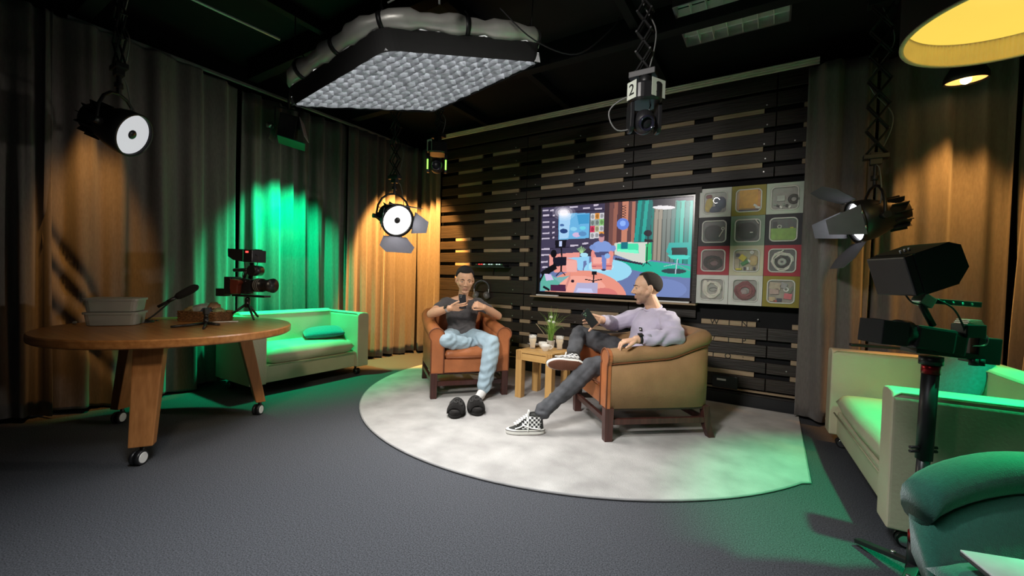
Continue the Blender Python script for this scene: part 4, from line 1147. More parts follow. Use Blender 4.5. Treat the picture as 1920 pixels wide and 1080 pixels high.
def bin_box(label, cx, cz, panel, inside, stuff):
    s = .28/2
    t = thing('storage_box', label, 'storage box', (cx, 4.46, cz), group='storage boxes beside the television')
    o = []; n = 6
    inner = rsq(.104, .034, n)
    for x, z in inner:
        k = max(abs(x), abs(z)); o.append((x/k*(s-.0012), z/k*(s-.0012)))
    m = MB(); m.loft([[(x, .10, z) for x, z in o], [(x, 0, z) for x, z in o], [(x, 0, z) for x, z in inner], [(x, .02, z) for x, z in inner]], cap=False, sm=False)
    m.build('front_panel', PAN[panel], t)
    b = MB(); b.loft([[(x*.99, .018, z*.99) for x, z in inner], [(x*.86, .095, z*.86) for x, z in inner]], sm=True); 
    MB().loft([[(x*1.0, .015, z*1.0) for x, z in inner], [(x*.97, .09, z*.97) for x, z in inner]], sm=False).build('tub', inside, t)
    rim = MB(); rim.tube([(x*.985, -.002, z*.985) for x, z in inner], .0062, 6, closed=True); rm = rim.build('rim', frost, t)
    MB().loft([[(x*.96, -.012, z*.96) for x, z in inner], [(x*.985, .0, z*.985) for x, z in inner]], cap=True, sm=False).build('clear_front', clear, rm)
    for k, it in enumerate(stuff): it(t)
    return t
def coil(mat, r, turns, cx=0, cz=0, th=.006, seed=1, sq=1.0):
    def f(t):
        rg = random.Random(seed); pts = []
        for k in range(turns*14):
            a = 2*PI*k/14; rr = r*(1+rg.uniform(-.10, .10)-.25*(k/(turns*14)))
            pts.append((cx+rr*math.cos(a), .004+rg.uniform(-.004, .006), cz+rr*sq*math.sin(a)))
        MB().tube(pts, th, 6).build('coiled_cable', mat, t)
    return f
def block(name, mat, x, z, w, h, rot=0, y=.004, d=.014):
    def f(t): MB().box((x, y, z), (w, d, h), rot=(0, R(rot), 0)).build(name, mat, t, bevel=.002)
    return f
def disc(name, mat, x, z, r, r2=0):
    def f(t):
        m = MB(); m.tube([(x+r*math.cos(a), .004, z+r*math.sin(a)) for a in [2*PI*k/24 for k in range(24)]], r2 or r*.35, 8, closed=True); m.build(name, mat, t)
    return f
def lump(name, mat, x, z, a, b, rot=0):
    def f(t):
        m = MB(); m.ball((x, .006, z), (a, .012, b), rot=(0, R(rot), 0), nu=14, nv=8, e=.8); m.build(name, mat, t)
    return f
bx = [-.522, -.241, .040, .321]; bz = [1.943, 1.664, 1.386, 1.107]
clip = block
bin_box('white-fronted storage box holding yellow and navy pouches, top left of the box wall', bx[0], bz[0], 'white', tub_in, [lump('pouch', cab_yel, -.055, -.02, .034, .07, 8), lump('pouch', cab_blue, .045, -.005, .05, .06, -10), lump('pouch', cab_blue, .0, -.065, .06, .03), disc('ring', CHROME, .01, .02, .026), lump('pouch', cab_red, -.055, .06, .03, .02)])
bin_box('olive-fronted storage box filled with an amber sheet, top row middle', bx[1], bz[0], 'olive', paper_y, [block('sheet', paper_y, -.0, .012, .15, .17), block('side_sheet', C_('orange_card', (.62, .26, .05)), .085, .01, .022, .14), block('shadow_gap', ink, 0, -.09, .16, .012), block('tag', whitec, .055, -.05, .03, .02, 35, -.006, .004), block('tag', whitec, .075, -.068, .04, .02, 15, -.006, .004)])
bin_box('mint-fronted storage box with a black ring and small clips, top right', bx[2], bz[0], 'mint', tub_in, [disc('ring', cab_black, .068, -.012, .032, .013), block('clear_block', C_('grey_block', (.42, .45, .41)), -.028, 0, .06, .05)] + [block('clip', [C_('clip_sage', (.22, .30, .24)), cab_black, whitec][k % 3], -.07+.022*k, -.055-.012*(k % 3), .024, .016, 25*k) for k in range(6)])
bin_box('black-fronted storage box of smoky contents with one white tie, second row left', bx[0], bz[1], 'black', tub_dark, [lump('dark_bag', smoke, -.01, -.015, .08, .08), block('tie', cab_white, .062, -.02, .008, .07, 28, -.006, .005), disc('tie_loop', cab_white, .076, .028, .012, .004)])
bin_box('sage-fronted storage box of dark contents with white loop, second row middle', bx[1], bz[1], 'sage', tub_dark, [lump('dark_bag', smoke, -.005, -.005, .085, .085), disc('tie_loop', cab_white, .03, .03, .014, .0045), block('tag', whitec, .033, -.018, .024, .010, 0, -.008, .004), block('tie', cab_white, .075, .08, .008, .05, -35, -.006, .005)])
bin_box('black-fronted storage box half filled with a lime block, second row right', bx[2], bz[1], 'black', tub_dark, [block('lime_block', green_b, 0, -.042, .19, .105, 0), disc('tie_loop', cab_white, -.03, .026, .014, .0045), block('tag', yel, .062, .015, .026, .008, 0, -.006, .004), block('panel', smoke, -.065, .045, .03, .05)])
bin_box('red-fronted storage box with a tangle of black cable, third row left', bx[0], bz[2], 'red', C_('tub_wine', (.12, .03, .035)), [coil(cab_black, .078, 6, 0, -.02, .009, 3, .8), coil(C_('cable_brown', (.05, .03, .028)), .055, 5, .01, -.025, .008, 4, .8), block('plug', card, -.02, -.07, .03, .012, 50)])
bin_box('cream-fronted storage box of yellow and green blocks, third row middle', bx[1], bz[2], 'cream', C_('tub_cream', (.42, .38, .24)), [block('block', yel, -.03, .025, .055, .05, 38, -.002), block('block', dgreen, -.012, -.022, .065, .03, -32, -.004), block('block', card, -.075, -.03, .04, .09), block('block', ink, -.07, .05, .03, .03), disc('roll', whitec, .045, .075, .010, .008), block('block', whitec, .022, -.005, .03, .022, 30), lump('bag', C_('bag_sand', (.5, .36, .16)), .06, .0, .035, .05), block('block', yel, -.06, -.08, .05, .018)] + [block('block', [ink, whitec, card][k % 3], -.01+.026*k, -.075, .018, .03, 0) for k in range(4)])
bin_box('red-fronted storage box with a cream cable coil around a black one, third row right', bx[2], bz[2], 'red', tub_dark, [coil(cab_white, .083, 3, 0, -.008, .0075, 5), coil(cab_black, .055, 4, 0, -.012, .008, 6), disc('spool', C_('spool_grey', (.35, .36, .33)), 0, -.012, .022, .014), block('tie', cab_white, -.012, .078, .05, .010, -35, -.004, .006)])
bin_box('white-fronted storage box with a white hose and thin black wire, bottom left', bx[0], bz[3], 'white', tub_in, [coil(cab_white, .080, 4, 0, 0, .011, 7), coil(cab_black, .045, 1, .012, -.002, .0022, 8, .45), lump('bag', cab_white, -.06, .02, .025, .07)])
bin_box('white-fronted storage box with a maroon hose coil, bottom row middle', bx[1], bz[3], 'white', tub_in, [coil(cab_red, .082, 6, 0, -.005, .010, 9), coil(C_('hose_maroon', (.22, .05, .055)), .055, 4, 0, -.005, .011, 10), lump('spool', C_('spool_mauve', (.28, .22, .22)), -.01, -.02, .032, .035)])
bin_box('olive-fronted storage box of pink and beige cards, bottom right', bx[2], bz[3], 'olive', C_('tub_sand', (.30, .26, .20)), [block('card', card, -.045, .05, .09, .06, 8), block('card', C_('card_rose', (.46, .33, .28)), -.05, .0, .07, .05, -5), block('card', C_('card_grey', (.3, .29, .28)), .02, .055, .05, .05, 20), block('card', pink, .055, -.04, .06, .05, 6), block('card', C_('card_beige', (.5, .38, .22)), -.065, -.07, .05, .04, 0), block('card', ink, -.01, -.075, .04, .03, 0), disc('ring', whitec, .04, .02, .016, .006), block('card', C_('card_moss', (.16, .18, .12)), .078, .02, .022, .07, 25), block('card', C_('card_red', (.5, .08, .05)), -.04, -.085, .03, .016)])
bin_box('black-fronted storage box half hidden by the curtain, top row', bx[3], bz[0], 'black', tub_dark, [lump('dark_bag', smoke, 0, 0, .08, .08)])
bin_box('olive-fronted storage box half hidden by the curtain, second row', bx[3], bz[1], 'olive', tub_dark, [coil(cab_white, .07, 3, 0, 0, .005, 12)])
bin_box('pale-fronted storage box half hidden by the curtain, third row', bx[3], bz[2], 'mint', tub_dark, [lump('dark_bag', smoke, 0, 0, .08, .08)])
bin_box('black-fronted storage box half hidden by the curtain, bottom row', bx[3], bz[3], 'black', tub_dark, [lump('dark_bag', smoke, 0, -.02, .08, .06)])

# ================================================================ SHELF, HEADPHONES, SOCKET
def wall_things():
    sh = thing('wall_shelf', 'small black shelf on the pallet wall above the headphones', 'shelf', (-3.17, 4.57, 1.295))
    MB().span((-.28, -.17, -.006), (.28, 0, .006)).build('board', pm('shelf_edge', (.03, .045, .04), .4), sh, bevel=.002)
    MB().tube([(0, -.005, -.10), (0, -.005, -.006), (0, -.14, -.006)], .010, 8).build('bracket', BLACK, sh)
    d = thing('mixing_desk', 'slim black device with small red and white lights on the wall shelf', 'device', (-3.15, 4.485, 1.302))
    MB().box((0, 0, .016), (.46, .13, .022), rot=(R(8), 0, 0)).build('case', PLASTIC, d, bevel=.004)
    for k in range(11):
        m = glow('led_red', (1, .05, .05), 2) if k in (1, 2) else (glow('led_white', (.7, .95, .85), 1.2) if k in (3, 5, 6, 8, 9) else STEEL)
        MB().box((-.20+.04*k, -.052, .030), (.02, .016, .008), rot=(R(8), 0, 0)).build('button', m, d)
    hk = MB(); hk.tube([(0, 0, 0), (0, -.09, 0), (0, -.095, .025)], .007, 8); o = hk.build('wall_hook', pm('hook_green_grey', (.15, .2, .17), .4, .5)); o.location = (-3.30, 4.57, 1.105); tag(o, 'small wall hook carrying the headphones', 'hook')
    h = thing('headphones', 'grey over-ear headphones hanging on the pallet wall behind the left sitter', 'headphones', (-3.31, 4.50, 1.0), R(30))
    arc = [(.098*math.cos(a), 0, .02+.095*math.sin(a)) for a in [R(q) for q in range(-15, 196, 15)]]
    MB().tube(arc, .009, 10, flat=1.6).build('headband', pm('grey_headband', (.06, .06, .06), .4), h)
    for s in (-1, 1):
        MB().box((s*.097, 0, -.02), (.012, .02, .055)).build('slider', STEEL, h, bevel=.003)
        e = MB(); e.lathe([(.001, .032), (.035, .03), (.05, .012), (.05, -.006)], 24, M=Matrix.Translation(Vector((s*.078, -.01, -.075))) @ Matrix.Rotation(s*R(62), 4, 'Y') @ Matrix.Rotation(R(24), 4, 'X')); ec = e.build('ear_cup', pm('grey_ear_cup', (.22, .215, .205), .4, .2), h)
        p = MB(); p.lathe([(.02, -.006), (.05, -.006), (.053, -.018), (.045, -.034), (.024, -.030)], 24, M=Matrix.Translation(Vector((s*.078, -.01, -.075))) @ Matrix.Rotation(s*R(62), 4, 'Y') @ Matrix.Rotation(R(24), 4, 'X')); p.build('ear_pad', pm('grey_ear_pad', (.14, .135, .13), .7), ec)
    s = thing('wall_socket', 'black socket with white strip low on the pallet wall behind the right armchair', 'socket', (-.385, 4.565, .21))
    MB().span((-.11, -.02, -.06), (.11, 0, .06)).build('plate', PLASTIC, s, bevel=.004)
    MB().span((-.07, -.026, .012), (.01, -.018, .03)).build('white_strip', WHITEP, s, bevel=.002)
wall_things()

# ================================================================ ON THE ROUND TABLE
ZT = .741
tubp = pm('milky_tub_plastic', (.46, .46, .43), .35, var=.04, alpha=.72)
def tub(label, z, fill=False):
    t = thing('plastic_tub', label, 'tub', (-3.99, 1.03, z), R(57.5))
    w, d, h = .29, .22, .088
    def ring(k, zz): return [(x, y, zz) for x, y in [(sx*(w/2*k-.03)+.03*math.cos(a), sy*(d/2*k-.03)+.03*math.sin(a)) for sx, sy, a0 in ((1, 1, 0), (-1, 1, 90), (-1, -1, 180), (1, -1, 270)) for a in [R(a0+q) for q in (0, 30, 60, 90)]]]
    m = MB(); m.loft([ring(.90, .002), ring(.93, .006), ring(1.0, h), ring(1.05, h+.002), ring(1.05, h-.008), ring(1.03, h-.008)], cap=False, sm=False)
    m.add(ring(.90, .002), [tuple(range(16))]); m.build('tub_body', tubp, t)
    l = MB(); l.loft([ring(1.05, h+.001), ring(1.06, h+.003), ring(1.05, h+.007), ring(.9, h+.007), ring(.88, h+.004)], sm=False); l.build('tub_lid', tubp, t)
    if fill:
        for k in range(5): MB().ball((-.09+.04*k, -.05+.02*(k % 2), .022), (.03, .025, .016), nu=10, nv=6).build('brown_snack', C_('snack_brown', (.13, .05, .025)), t)
tub('milky plastic tub with brown contents, lower of two on the round table', ZT, True)
tub('milky plastic tub stacked on the other tub, left side of round table', ZT+.096)
wick = pm('wicker_weave', (.20, .095, .035), .6, var=.5, scale=70, bump=.8, bscale=60)
def basket():
    t = thing('wicker_basket', 'low wicker basket of snack bags on the round table', 'basket', (-3.905, 1.555, ZT), R(32))
    w, d, h = .30, .20, .062
    # woven rods around uprights
    n = 7
    for r_ in range(n):
        z = .006+h*r_/(n-1)
        pts = []
        m = 64
        for k in range(m):
            s = k/m*4; e = int(s); f = s-e
            c = [(-w/2, -d/2), (w/2, -d/2), (w/2, d/2), (-w/2, d/2), (-w/2, -d/2)]
            x = c[e][0]*(1-f)+c[e+1][0]*f; y = c[e][1]*(1-f)+c[e+1][1]*f
            off = .004*math.sin(PI*(k+r_))+(.004 if (k+r_) % 2 else -.004)
            nx, ny = [(0, -1), (1, 0), (0, 1), (-1, 0)][e]
            pts.append((x+nx*off, y+ny*off, z))
        MB().tube(pts, .0056, 6, closed=True).build('woven_rod', wick, t)
    MB().box((0, 0, .004), (w-.01, d-.01, .006)).build('bottom', wick, t)
    for sx in (-1, 1):
        MB().tube([(sx*w/2, -d/2, .075), (sx*w/2, -d/6, .075), (sx*w/2, 0, .055), (sx*w/2, d/6, .075), (sx*w/2, d/2, .075)], .007, 6).build('rim_rod', wick, t)
        MB().tube([(-w/2, sx*d/2, .074), (w/2, sx*d/2, .074)], .007, 6).build('rim_rod', wick, t)
    bags = [('silvery snack bag crumpled in the middle of the wicker basket', (.40, .42, .40), (-.05, .02, .085), (.15, .12, .09), (12, -10, 15)), ('brown snack bag standing at the back of the wicker basket', (.25, .15, .085), (.045, .03, .095), (.09, .10, .10), (-8, 12, 30)),
            ('yellowish snack bag at the left end of the wicker basket', (.30, .22, .10), (-.11, -.01, .072), (.08, .12, .08), (5, -30, 0)), ('pale green snack bag at the right end of the wicker basket', (.28, .32, .17), (.105, .0, .068), (.07, .12, .07), (0, 28, 10)),
            ('small blue-printed snack bag at the front of the wicker basket', (.10, .12, .20), (.035, -.045, .07), (.09, .06, .07), (20, 0, -8))]
    Mb = Matrix.Translation(Vector((-3.905, 1.555, ZT))) @ Matrix.Rotation(R(32), 4, 'Z')
    for k, (lab, c, p, d_, ro) in enumerate(bags):
        m = MB(); m.cushion((0, 0, 0), d_, bulge=.6, e=.3, n=10)
        rg = random.Random(k); m.v = [v+Vector((rg.uniform(-.005, .005), rg.uniform(-.005, .005), rg.uniform(-.007, .007))) for v in m.v]
        o = m.build('snack_bag', pm('foil_%d' % k, c, .35, .2, var=.35, scale=14, bump=.4, bscale=30), weld=False)
        o.location = Mb @ Vector(p); o.rotation_euler = (R(ro[0]), R(ro[1]), R(ro[2]+32)); tag(o, lab, 'snack bag')
basket()
def mini_tripod():
    t = thing('mini_tripod', 'small black empty tripod standing in front of the wicker basket', 'tripod', (-3.54, 1.41, ZT))
    for dx, dy in ((.02, -.235), (.085, .06), (.26, -.12)):
        MB().tube([(0, 0, .018), (dx*.5, dy*.5, .012), (dx*.93, dy*.93, .010)], [.011, .009, .008], 8).build('leg', PLASTIC, t)
    MB().cyl((0, 0, .01), (0, 0, .055), .017, n=16).build('hub', PLASTIC, t)
    MB().cyl((0, 0, .05), (0, 0, .085), .013, n=16).build('column', BLACK, t)
    MB().box((0, 0, .105), (.034, .034, .045)).build('phone_clamp', PLASTIC, t, bevel=.004)
mini_tripod()
def microphone():
    t = thing('microphone', 'black foam-covered microphone on a short arm beside the basket', 'microphone', (-4.03, 1.20, ZT))
    MB().lathe([(.001, .018), (.02, .017), (.055, .008), (.06, 0), (.001, 0)], 24).build('base', BLACK, t)
    MB().tube(cr([(0, 0, .01), (.015, .05, .05), (.04, .12, .13), (.055, .16, .18)], 5), .006, 8).build('arm', BLACK, t)
    d = Vector((.055, .115, .085)).normalized(); p = Vector((.05, .15, .17))
    MB().tube([p-d*.03, p+d*.03], .014, 10).build('shock_mount', PLASTIC, t)
    MB().tube([p-d*.10, p+d*.04], .011, 10).build('body', BLACK, t)
    q = [p+d*x for x in (.03, .05, .10, .15, .185, .20)]
    MB().tube(q, [.016, .027, .031, .031, .024, .008], 16).build('foam_windshield', pm('foam_black', (.010, .009, .009), .95, bump=.6, bscale=300), t)
    MB().tube(cr([(0, 0, .01), (-.03, .05, .008), (-.02, .09, .008), (.03, .06, .008)], 6), .003, 6).build('cable', BLACK, t)
microphone()
tag(MB().cyl((-3.70, 1.49, ZT+.005), (-3.63, 1.67, ZT+.005), .0045, n=8).build('pen', WHITEP), 'thin pale pen lying in front of the wicker basket', 'pen')
tag(MB().ball((-4.19, .86, ZT+.010), (.014, .014, .010), nu=12, nv=8).build('bottle_cap', WHITEP), 'tiny white cap lying left of the stacked plastic tubs', 'cap')
o = MB().box((0, 0, .012), (.34, .05, .02)).build('remote_control', PLASTIC, bevel=.005); o.location = (.64, 3.90, .735); o.rotation_euler = (0, 0, R(8)); tag(o, 'flat black bar lying on the far arm of the right sofa', 'remote')

# ================================================================ ON THE SIDE TABLE
china = pm('white_china', (.72, .70, .64), .25, var=.03)
drink = pm('milky_coffee', (.70, .52, .24), .5, var=.12, scale=20); foam = pm('milk_foam', (.80, .76, .66), .85, var=.05, bump=.5, bscale=120)
glassm = pm('clear_glass', (.9, .92, .9), .06, var=.01, alpha=.22)
TZ = .472
def latte(label, x, y, fill):
    t = thing('latte_glass', label, 'glass', (x, y, TZ))
    g = MB(); g.lathe([(.001, 0), (.026, 0), (.028, .004), (.029, .05), (.037, .075), (.039, .135), (.0365, .135), (.035, .078), (.026, .05), (.025, .010), (.001, .008)], 28); g.build('glass', glassm, t)
    d = MB(); d.lathe([(.001, .009), (.0248, .0105), (.0258, .05), (.0345, .077), (.0355, fill), (.001, fill)], 28); d.build('coffee', drink, t)
    f = MB(); rg = random.Random(int(x*100))
    for k in range(12):
        a = 2*PI*k/12; rr = .020 if k % 2 else .012
        f.ball((rr*math.cos(a), rr*math.sin(a), fill+.014+rg.uniform(-.004, .008)), (.015, .015, .014), nu=10, nv=6)
    f.ball((0, 0, fill+.012), (.034, .034, .014), nu=18, nv=8); f.build('foam', foam, t)
latte('tall glass of milky coffee at the left front of the side table', -2.005, 3.60, .10)
latte('tall glass of milky coffee at the right of the side table, behind the knee', -1.77, 3.72, .10)
def cup(label, x, y, rz):
    t = thing('cup', label, 'cup', (x, y, TZ), rz)
    c = MB(); c.lathe([(.001, .002), (.022, 0), (.024, .004), (.036, .022), (.044, .045), (.046, .064), (.0435, .064), (.041, .045), (.033, .024), (.020, .009), (.001, .008)], 32); c.build('bowl', china, t)
    h = MB(); h.tube(cr([(.043, 0, .055), (.062, 0, .054), (.066, 0, .040), (.054, 0, .026), (.036, 0, .024)], 5), .0042, 8); h.build('handle', china, t)
    MB().lathe([(.001, .048), (.041, .048)], 24).build('coffee', drink, t)
cup('white coffee cup at the back of the side table between glass and front cup', -1.925, 3.67, R(160))
cup('white coffee cup with handle to the right at the front edge of the side table', -1.835, 3.545, R(20))
def saucer():
    t = MB(); t.lathe([(.001, .004), (.025, .0), (.03, .003), (.058, .014), (.066, .019), (.066, .022), (.056, .018), (.03, .007), (.001, .007)], 32)
    o = t.build('saucer', china); o.location = (-2.052, 3.735, TZ+.002); tag(o, 'white saucer at the back left corner of the side table', 'saucer')
    s = MB(); s.tube([(-2.09, 3.70, TZ+.028), (-2.03, 3.75, TZ+.022)], .0028, 6); s.ball((-2.105, 3.688, TZ+.030), (.014, .010, .004), rot=(0, 0, R(40)), nu=12, nv=6); tag(s.build('teaspoon', STEEL), 'teaspoon resting on the white saucer', 'spoon')
saucer()
def plant():
    t = thing('potted_grass', 'small white pot of green ornamental grass on the side table', 'potted plant', (-1.885, 3.755, TZ))
    p = MB(); p.lathe([(.001, 0), (.030, 0), (.034, .004), (.042, .075), (.044, .078), (.041, .078), (.038, .066), (.001, .064)], 28); p.build('pot', china, t)
    rg = random.Random(4); gm = pm('grass_blade', (.17, .36, .05), .5, var=.0, c2=(.40, .62, .14), scale=9); g = MB()
    for k in range(90):
        a = rg.uniform(0, 2*PI); l = rg.uniform(.20, .37); sp = rg.uniform(.02, .26)**1.1
        if k % 9 == 0: sp *= 1.7
        p0 = Vector((rg.uniform(-.02, .02), rg.uniform(-.02, .02), .064)); d = Vector((math.cos(a), math.sin(a), 0)); w = Vector((-d.y, d.x, 0))*rg.uniform(.0015, .003)
        pts = []; n = 5
        for i in range(n+1):
            s = i/n; pts.append(p0+d*(sp*.75*s**1.7)+Vector((0, 0, l*s-(sp*.7)*s**3*.55)))
        vs = []
        for i, q in enumerate(pts):
            ww = w*(1-(i/n)**2*.95); vs += [q-ww, q+ww, q+d*.0012]
        fs = []
        for i in range(n): fs += [(3*i, 3*i+1, 3*i+4, 3*i+3), (3*i+1, 3*i+2, 3*i+5, 3*i+4), (3*i+2, 3*i, 3*i+3, 3*i+5)]
        g.add(vs, fs, 0, True)
    g.build('grass_blades', gm, t, kind='stuff')
    fm = pm('white_flower', (.78, .80, .70), .8, bump=.5, bscale=100)
    for x, y, z in ((.0, -.01, .31), (-.014, -.02, .268), (.032, -.015, .262)):
        f = MB()
        for k in range(14):
            a = PI*(1+5**.5)*k; zz = 1-2*(k+.5)/14; rr = (1-zz*zz)**.5
            f.ball((x+.011*rr*math.cos(a), y+.011*rr*math.sin(a), z+.009*zz), .0065, nu=8, nv=5)
        fl = f.build('flower', fm, t); MB().tube(cr([(0, 0, .06), (x*.6, y*.5, .15), (x, y, z-.01)], 4), .0016, 5).build('stem', gm, fl)
    MB().tube([(-.02, 0, .07), (-.09, -.02, .16), (-.155, -.035, .235)], [.0028, .0024, .003], 6).build('dry_stalk', pm('dry_stalk', (.42, .34, .2), .7), t)
    MB().tube(cr([(.02, 0, .07), (.06, -.02, .20), (.11, -.03, .235), (.165, -.04, .20)], 5), [.0015]*15+[.001], 5).build('arching_blade', pm('dark_blade', (.08, .11, .04), .6), t)
plant()

# ================================================================ SLIPPERS ON THE RUG
felt = pm('black_fleece', (.013, .0115, .0105), .95, var=.4, scale=120, bump=.8, bscale=350, sheen=.06, spec=.2)
def slide(label, loc, rz):
    t = thing('slide_sandal', label, 'slipper', loc, rz, group='pair of black platform slides')
    def outl(k, n=32):
        out = []
        for i in range(n):
            a = 2*PI*i/n; y = math.cos(a)*.135; x = math.sin(a)*(.057+.006*math.cos(a)); out.append((x*k, y*k))
        return out
    s = MB(); s.loft([[(x, y, z) for x, y in outl(k)] for k, z in ((.94, 0), (1, .006), (1.0, .022), (.97, .025), (1.0, .028), (1.0, .046), (.93, .054))]); s.build('platform_sole', felt, t)
    MB().loft([[(x, y, z) for x, y in outl(k)] for k, z in ((.88, .05), (.90, .056), (.8, .060))]).build('footbed', pm('black_footbed', (.03, .027, .025), .9), t)
    st = MB(); rings = []
    for i in range(13):
        a = PI*i/12; rings.append([(math.cos(a)*(.058+e), y, .030+math.sin(a)*(.088-.30*(y+.012)+e)) for y, e in ((-.005, -.010), (-.012, .002), (.055, .006), (.112, -.004), (.105, -.016), (.05, -.008))])
    st.loft(rings); sp = st.build('strap', felt, t)
    raised = pm('raised_letters', (.028, .026, .024), .7, sheen=.05)
    tx = text_mesh('UGG', .072, raised, sp, (0, 0, 0), (0, 0, 0), 'raised_lettering', depth=.004)
    for v in tx.data.vertices:                       # wrap the letters over the arched strap, read from the toe side
        a = PI/2-(-v.co.x)/.098; h = v.co.z+.006
        yy = .050-v.co.y; v.co = (math.cos(a)*(.058+h), yy, .030+math.sin(a)*(.090-.30*(yy+.012)+h))
    t.scale = (1.18, 1.12, 1.1)
    return t
slide('black fleece platform slide, left one of the pair on the rug', (-2.215, 2.715, .015), R(30+180))
slide('black fleece platform slide, right one of the pair, touching the socked foot', (-2.135, 2.860, .015), R(46+180))
# ================================================================ PEOPLE
def nrmz(v): return Vector(v).normalized()
def hand(mb, w, f, n, ts, curl=(20, 25, 30, 35), spread=.0, tdir=(.55, .7, .35), tcurl=25, s=1.0):
    """w wrist, f forward, n palm normal, ts +1/-1 side of the thumb along n x f"""
    w = Vector(w); f = nrmz(f); n = Vector(n); n = (n-f*n.dot(f)).normalized(); l = n.cross(f)*ts
    tips = []
    for i, (L, r) in enumerate(((.074, .0088), (.083, .0092), (.076, .0088), (.058, .0078))):
        off = (.030-.0205*i)*s
        k = w+f*(.088-.004*abs(i-1))*s+l*off
        limb(mb, w+f*.012*s+l*off*.55, k, .0150*s, .0118*s, 10)
        d = (f+l*spread*(1.2-i*.8)).normalized(); p = k; a = 0
        seg = []
        for q, (fr, da) in enumerate(((.44, .55), (.31, 1.0), (.25, .75))):
            a += R(curl[i])*da
            dd = d*math.cos(a)+n*math.sin(a); p2 = p+dd*L*fr*s
            limb(mb, p, p2, (r-.0004*q)*s, (r-.0008*(q+1))*s, 10); p = p2
        tips.append(p)
    b = w+f*.020*s+l*.022*s+n*.006*s; d = (f*tdir[0]+l*tdir[1]+n*tdir[2]).normalized()
    p1 = b+d*.044*s; limb(mb, b, p1, .0155*s, .0115*s, 10)
    d2 = (d*math.cos(R(tcurl))+f*math.sin(R(tcurl))).normalized(); p2 = p1+d2*.032*s; limb(mb, p1, p2, .0112*s, .0098*s, 10)
    d3 = (d2*math.cos(R(tcurl*.6))+f*math.sin(R(tcurl*.6))).normalized(); limb(mb, p2, p2+d3*.024*s, .0098*s, .0078*s, 10)
    return tips
def head_frame(c, fwd, up=(0, 0, 1), s=1.12):
    y = nrmz(fwd); u = Vector(up); x = y.cross(u).normalized(); z = x.cross(y)
    m = Matrix.Identity(4)
    for i in range(3): m[i][0] = x[i]*s; m[i][1] = y[i]*s; m[i][2] = z[i]*s
    m.translation = Vector(c); return m
def head(mb, M, jaw=1.0, fat=1.0):
    P = lambda *a: M @ Vector(a)
    mb.ball((0, -.010, .030), (.0745, .096, .088), nu=28, nv=18, M=M)
    mb.ball((0, .030, -.010), (.060*fat, .060, .085), nu=22, nv=14, M=M)
    mb.ball((0, .030, -.058), (.051*jaw*fat, .052, .052), nu=20, nv=12, M=M)
    mb.ball((0, .060, -.098), (.025*jaw, .022, .018), nu=14, nv=8, M=M)
    for s in (-1, 1):
        limb(mb, P(s*.053*fat, .0, -.030), P(s*.018, .062, -.096), .022*jaw, .016)      # jaw line
        mb.ball((s*.038*fat, .058, -.020), (.022, .020, .024), nu=12, nv=8, M=M)        # cheek
        limb(mb, P(s*.014, .083, .022), P(s*.048, .066, .020), .0085, .007, 8)          # brow ridge
        mb.ball((s*.031, .071, .004), (.014, .010, .0085), nu=12, nv=8, M=M)            # eyelid
        mb.ball((s*.079, -.008, .000), (.008, .019, .030), rot=(0, s*R(-8), s*R(14)), nu=12, nv=8, M=M)
        mb.ball((s*.0815, -.010, -.020), (.007, .010, .014), nu=10, nv=6, M=M)
        mb.ball((s*.0115, .094, -.030), (.0085, .009, .007), nu=10, nv=6, M=M)          # nostril
    limb(mb, P(0, .086, .014), P(0, .107, -.024), .0075, .0105, 10)                     # nose
    limb(mb, P(-.016, .083, -.0545), P(.016, .083, -.0545), .0055, .0055, 8); limb(mb, P(-.010, .088, -.0535), P(.010, .088, -.0535), .0050, .0050, 8)
    limb(mb, P(-.013, .082, -.0655), P(.013, .082, -.0655), .0060, .0060, 8); mb.ball((0, .086, -.0665), (.010, .006, .006), nu=10, nv=6, M=M)
def hair_cap(M, line, rad, mat, parent, name='hair'):
    c = Vector((0, -.010, .030)); rings = []; na = 40; ne = 10
    for e in range(-1, ne+1):
        ring = []
        for j in range(na):
            a = 2*PI*j/na; h = line(a)
            t = max(0, e)/ne; el = h+(PI/2-.02-h)*t
            d = Vector((math.cos(el)*math.sin(a), math.cos(el)*math.cos(a), math.sin(el)))
            k = rad(a, el)*(min(1, .25+t*5)) if e >= 0 else -.006
            ring.append(c+Vector((d.x*(.0745+k), d.y*(.096+k), d.z*(.088+k))))
        rings.append(ring)
    m = MB(); m.loft(rings, cap=True, M=M); return m.build(name, mat, parent)
def face_bits(M, parent, iris=(.03, .015, .01), brow=(.015, .011, .009), closed=.3, brow_r=.0035):
    P = lambda *a: M @ Vector(a)
    white = pm('eye_white', (.70, .66, .62), .25, var=.03); ir = pm('iris_dark', iris, .15)
    for s in (-1, 1):
        e = MB(); e.ball((s*.031, .0755, .0035), (.0105, .0075, .0058*(1-closed)), nu=14, nv=8, M=M); ew = e.build('eye', white, parent)
        i = MB(); i.ball((s*.031, .0815, .002), (.0044, .0030, .0044*(1-closed)), nu=10, nv=6, M=M); i.build('iris', ir, ew)
        l = MB(); l.tube([P(s*.019, .0805, .006), P(s*.031, .084, .0085), P(s*.043, .077, .006)], .0016, 6); l.build('eyelash', pm('lash', (.012, .01, .009), .7), ew)
        b = MB(); b.tube([P(s*.014, .0915, .0235), P(s*.030, .0875, .0285), P(s*.049, .0715, .024)], [brow_r, brow_r*1.1, brow_r*.5], 7, flat=.7); b.build('eyebrow', pm('brow_hair', brow, .9), parent)
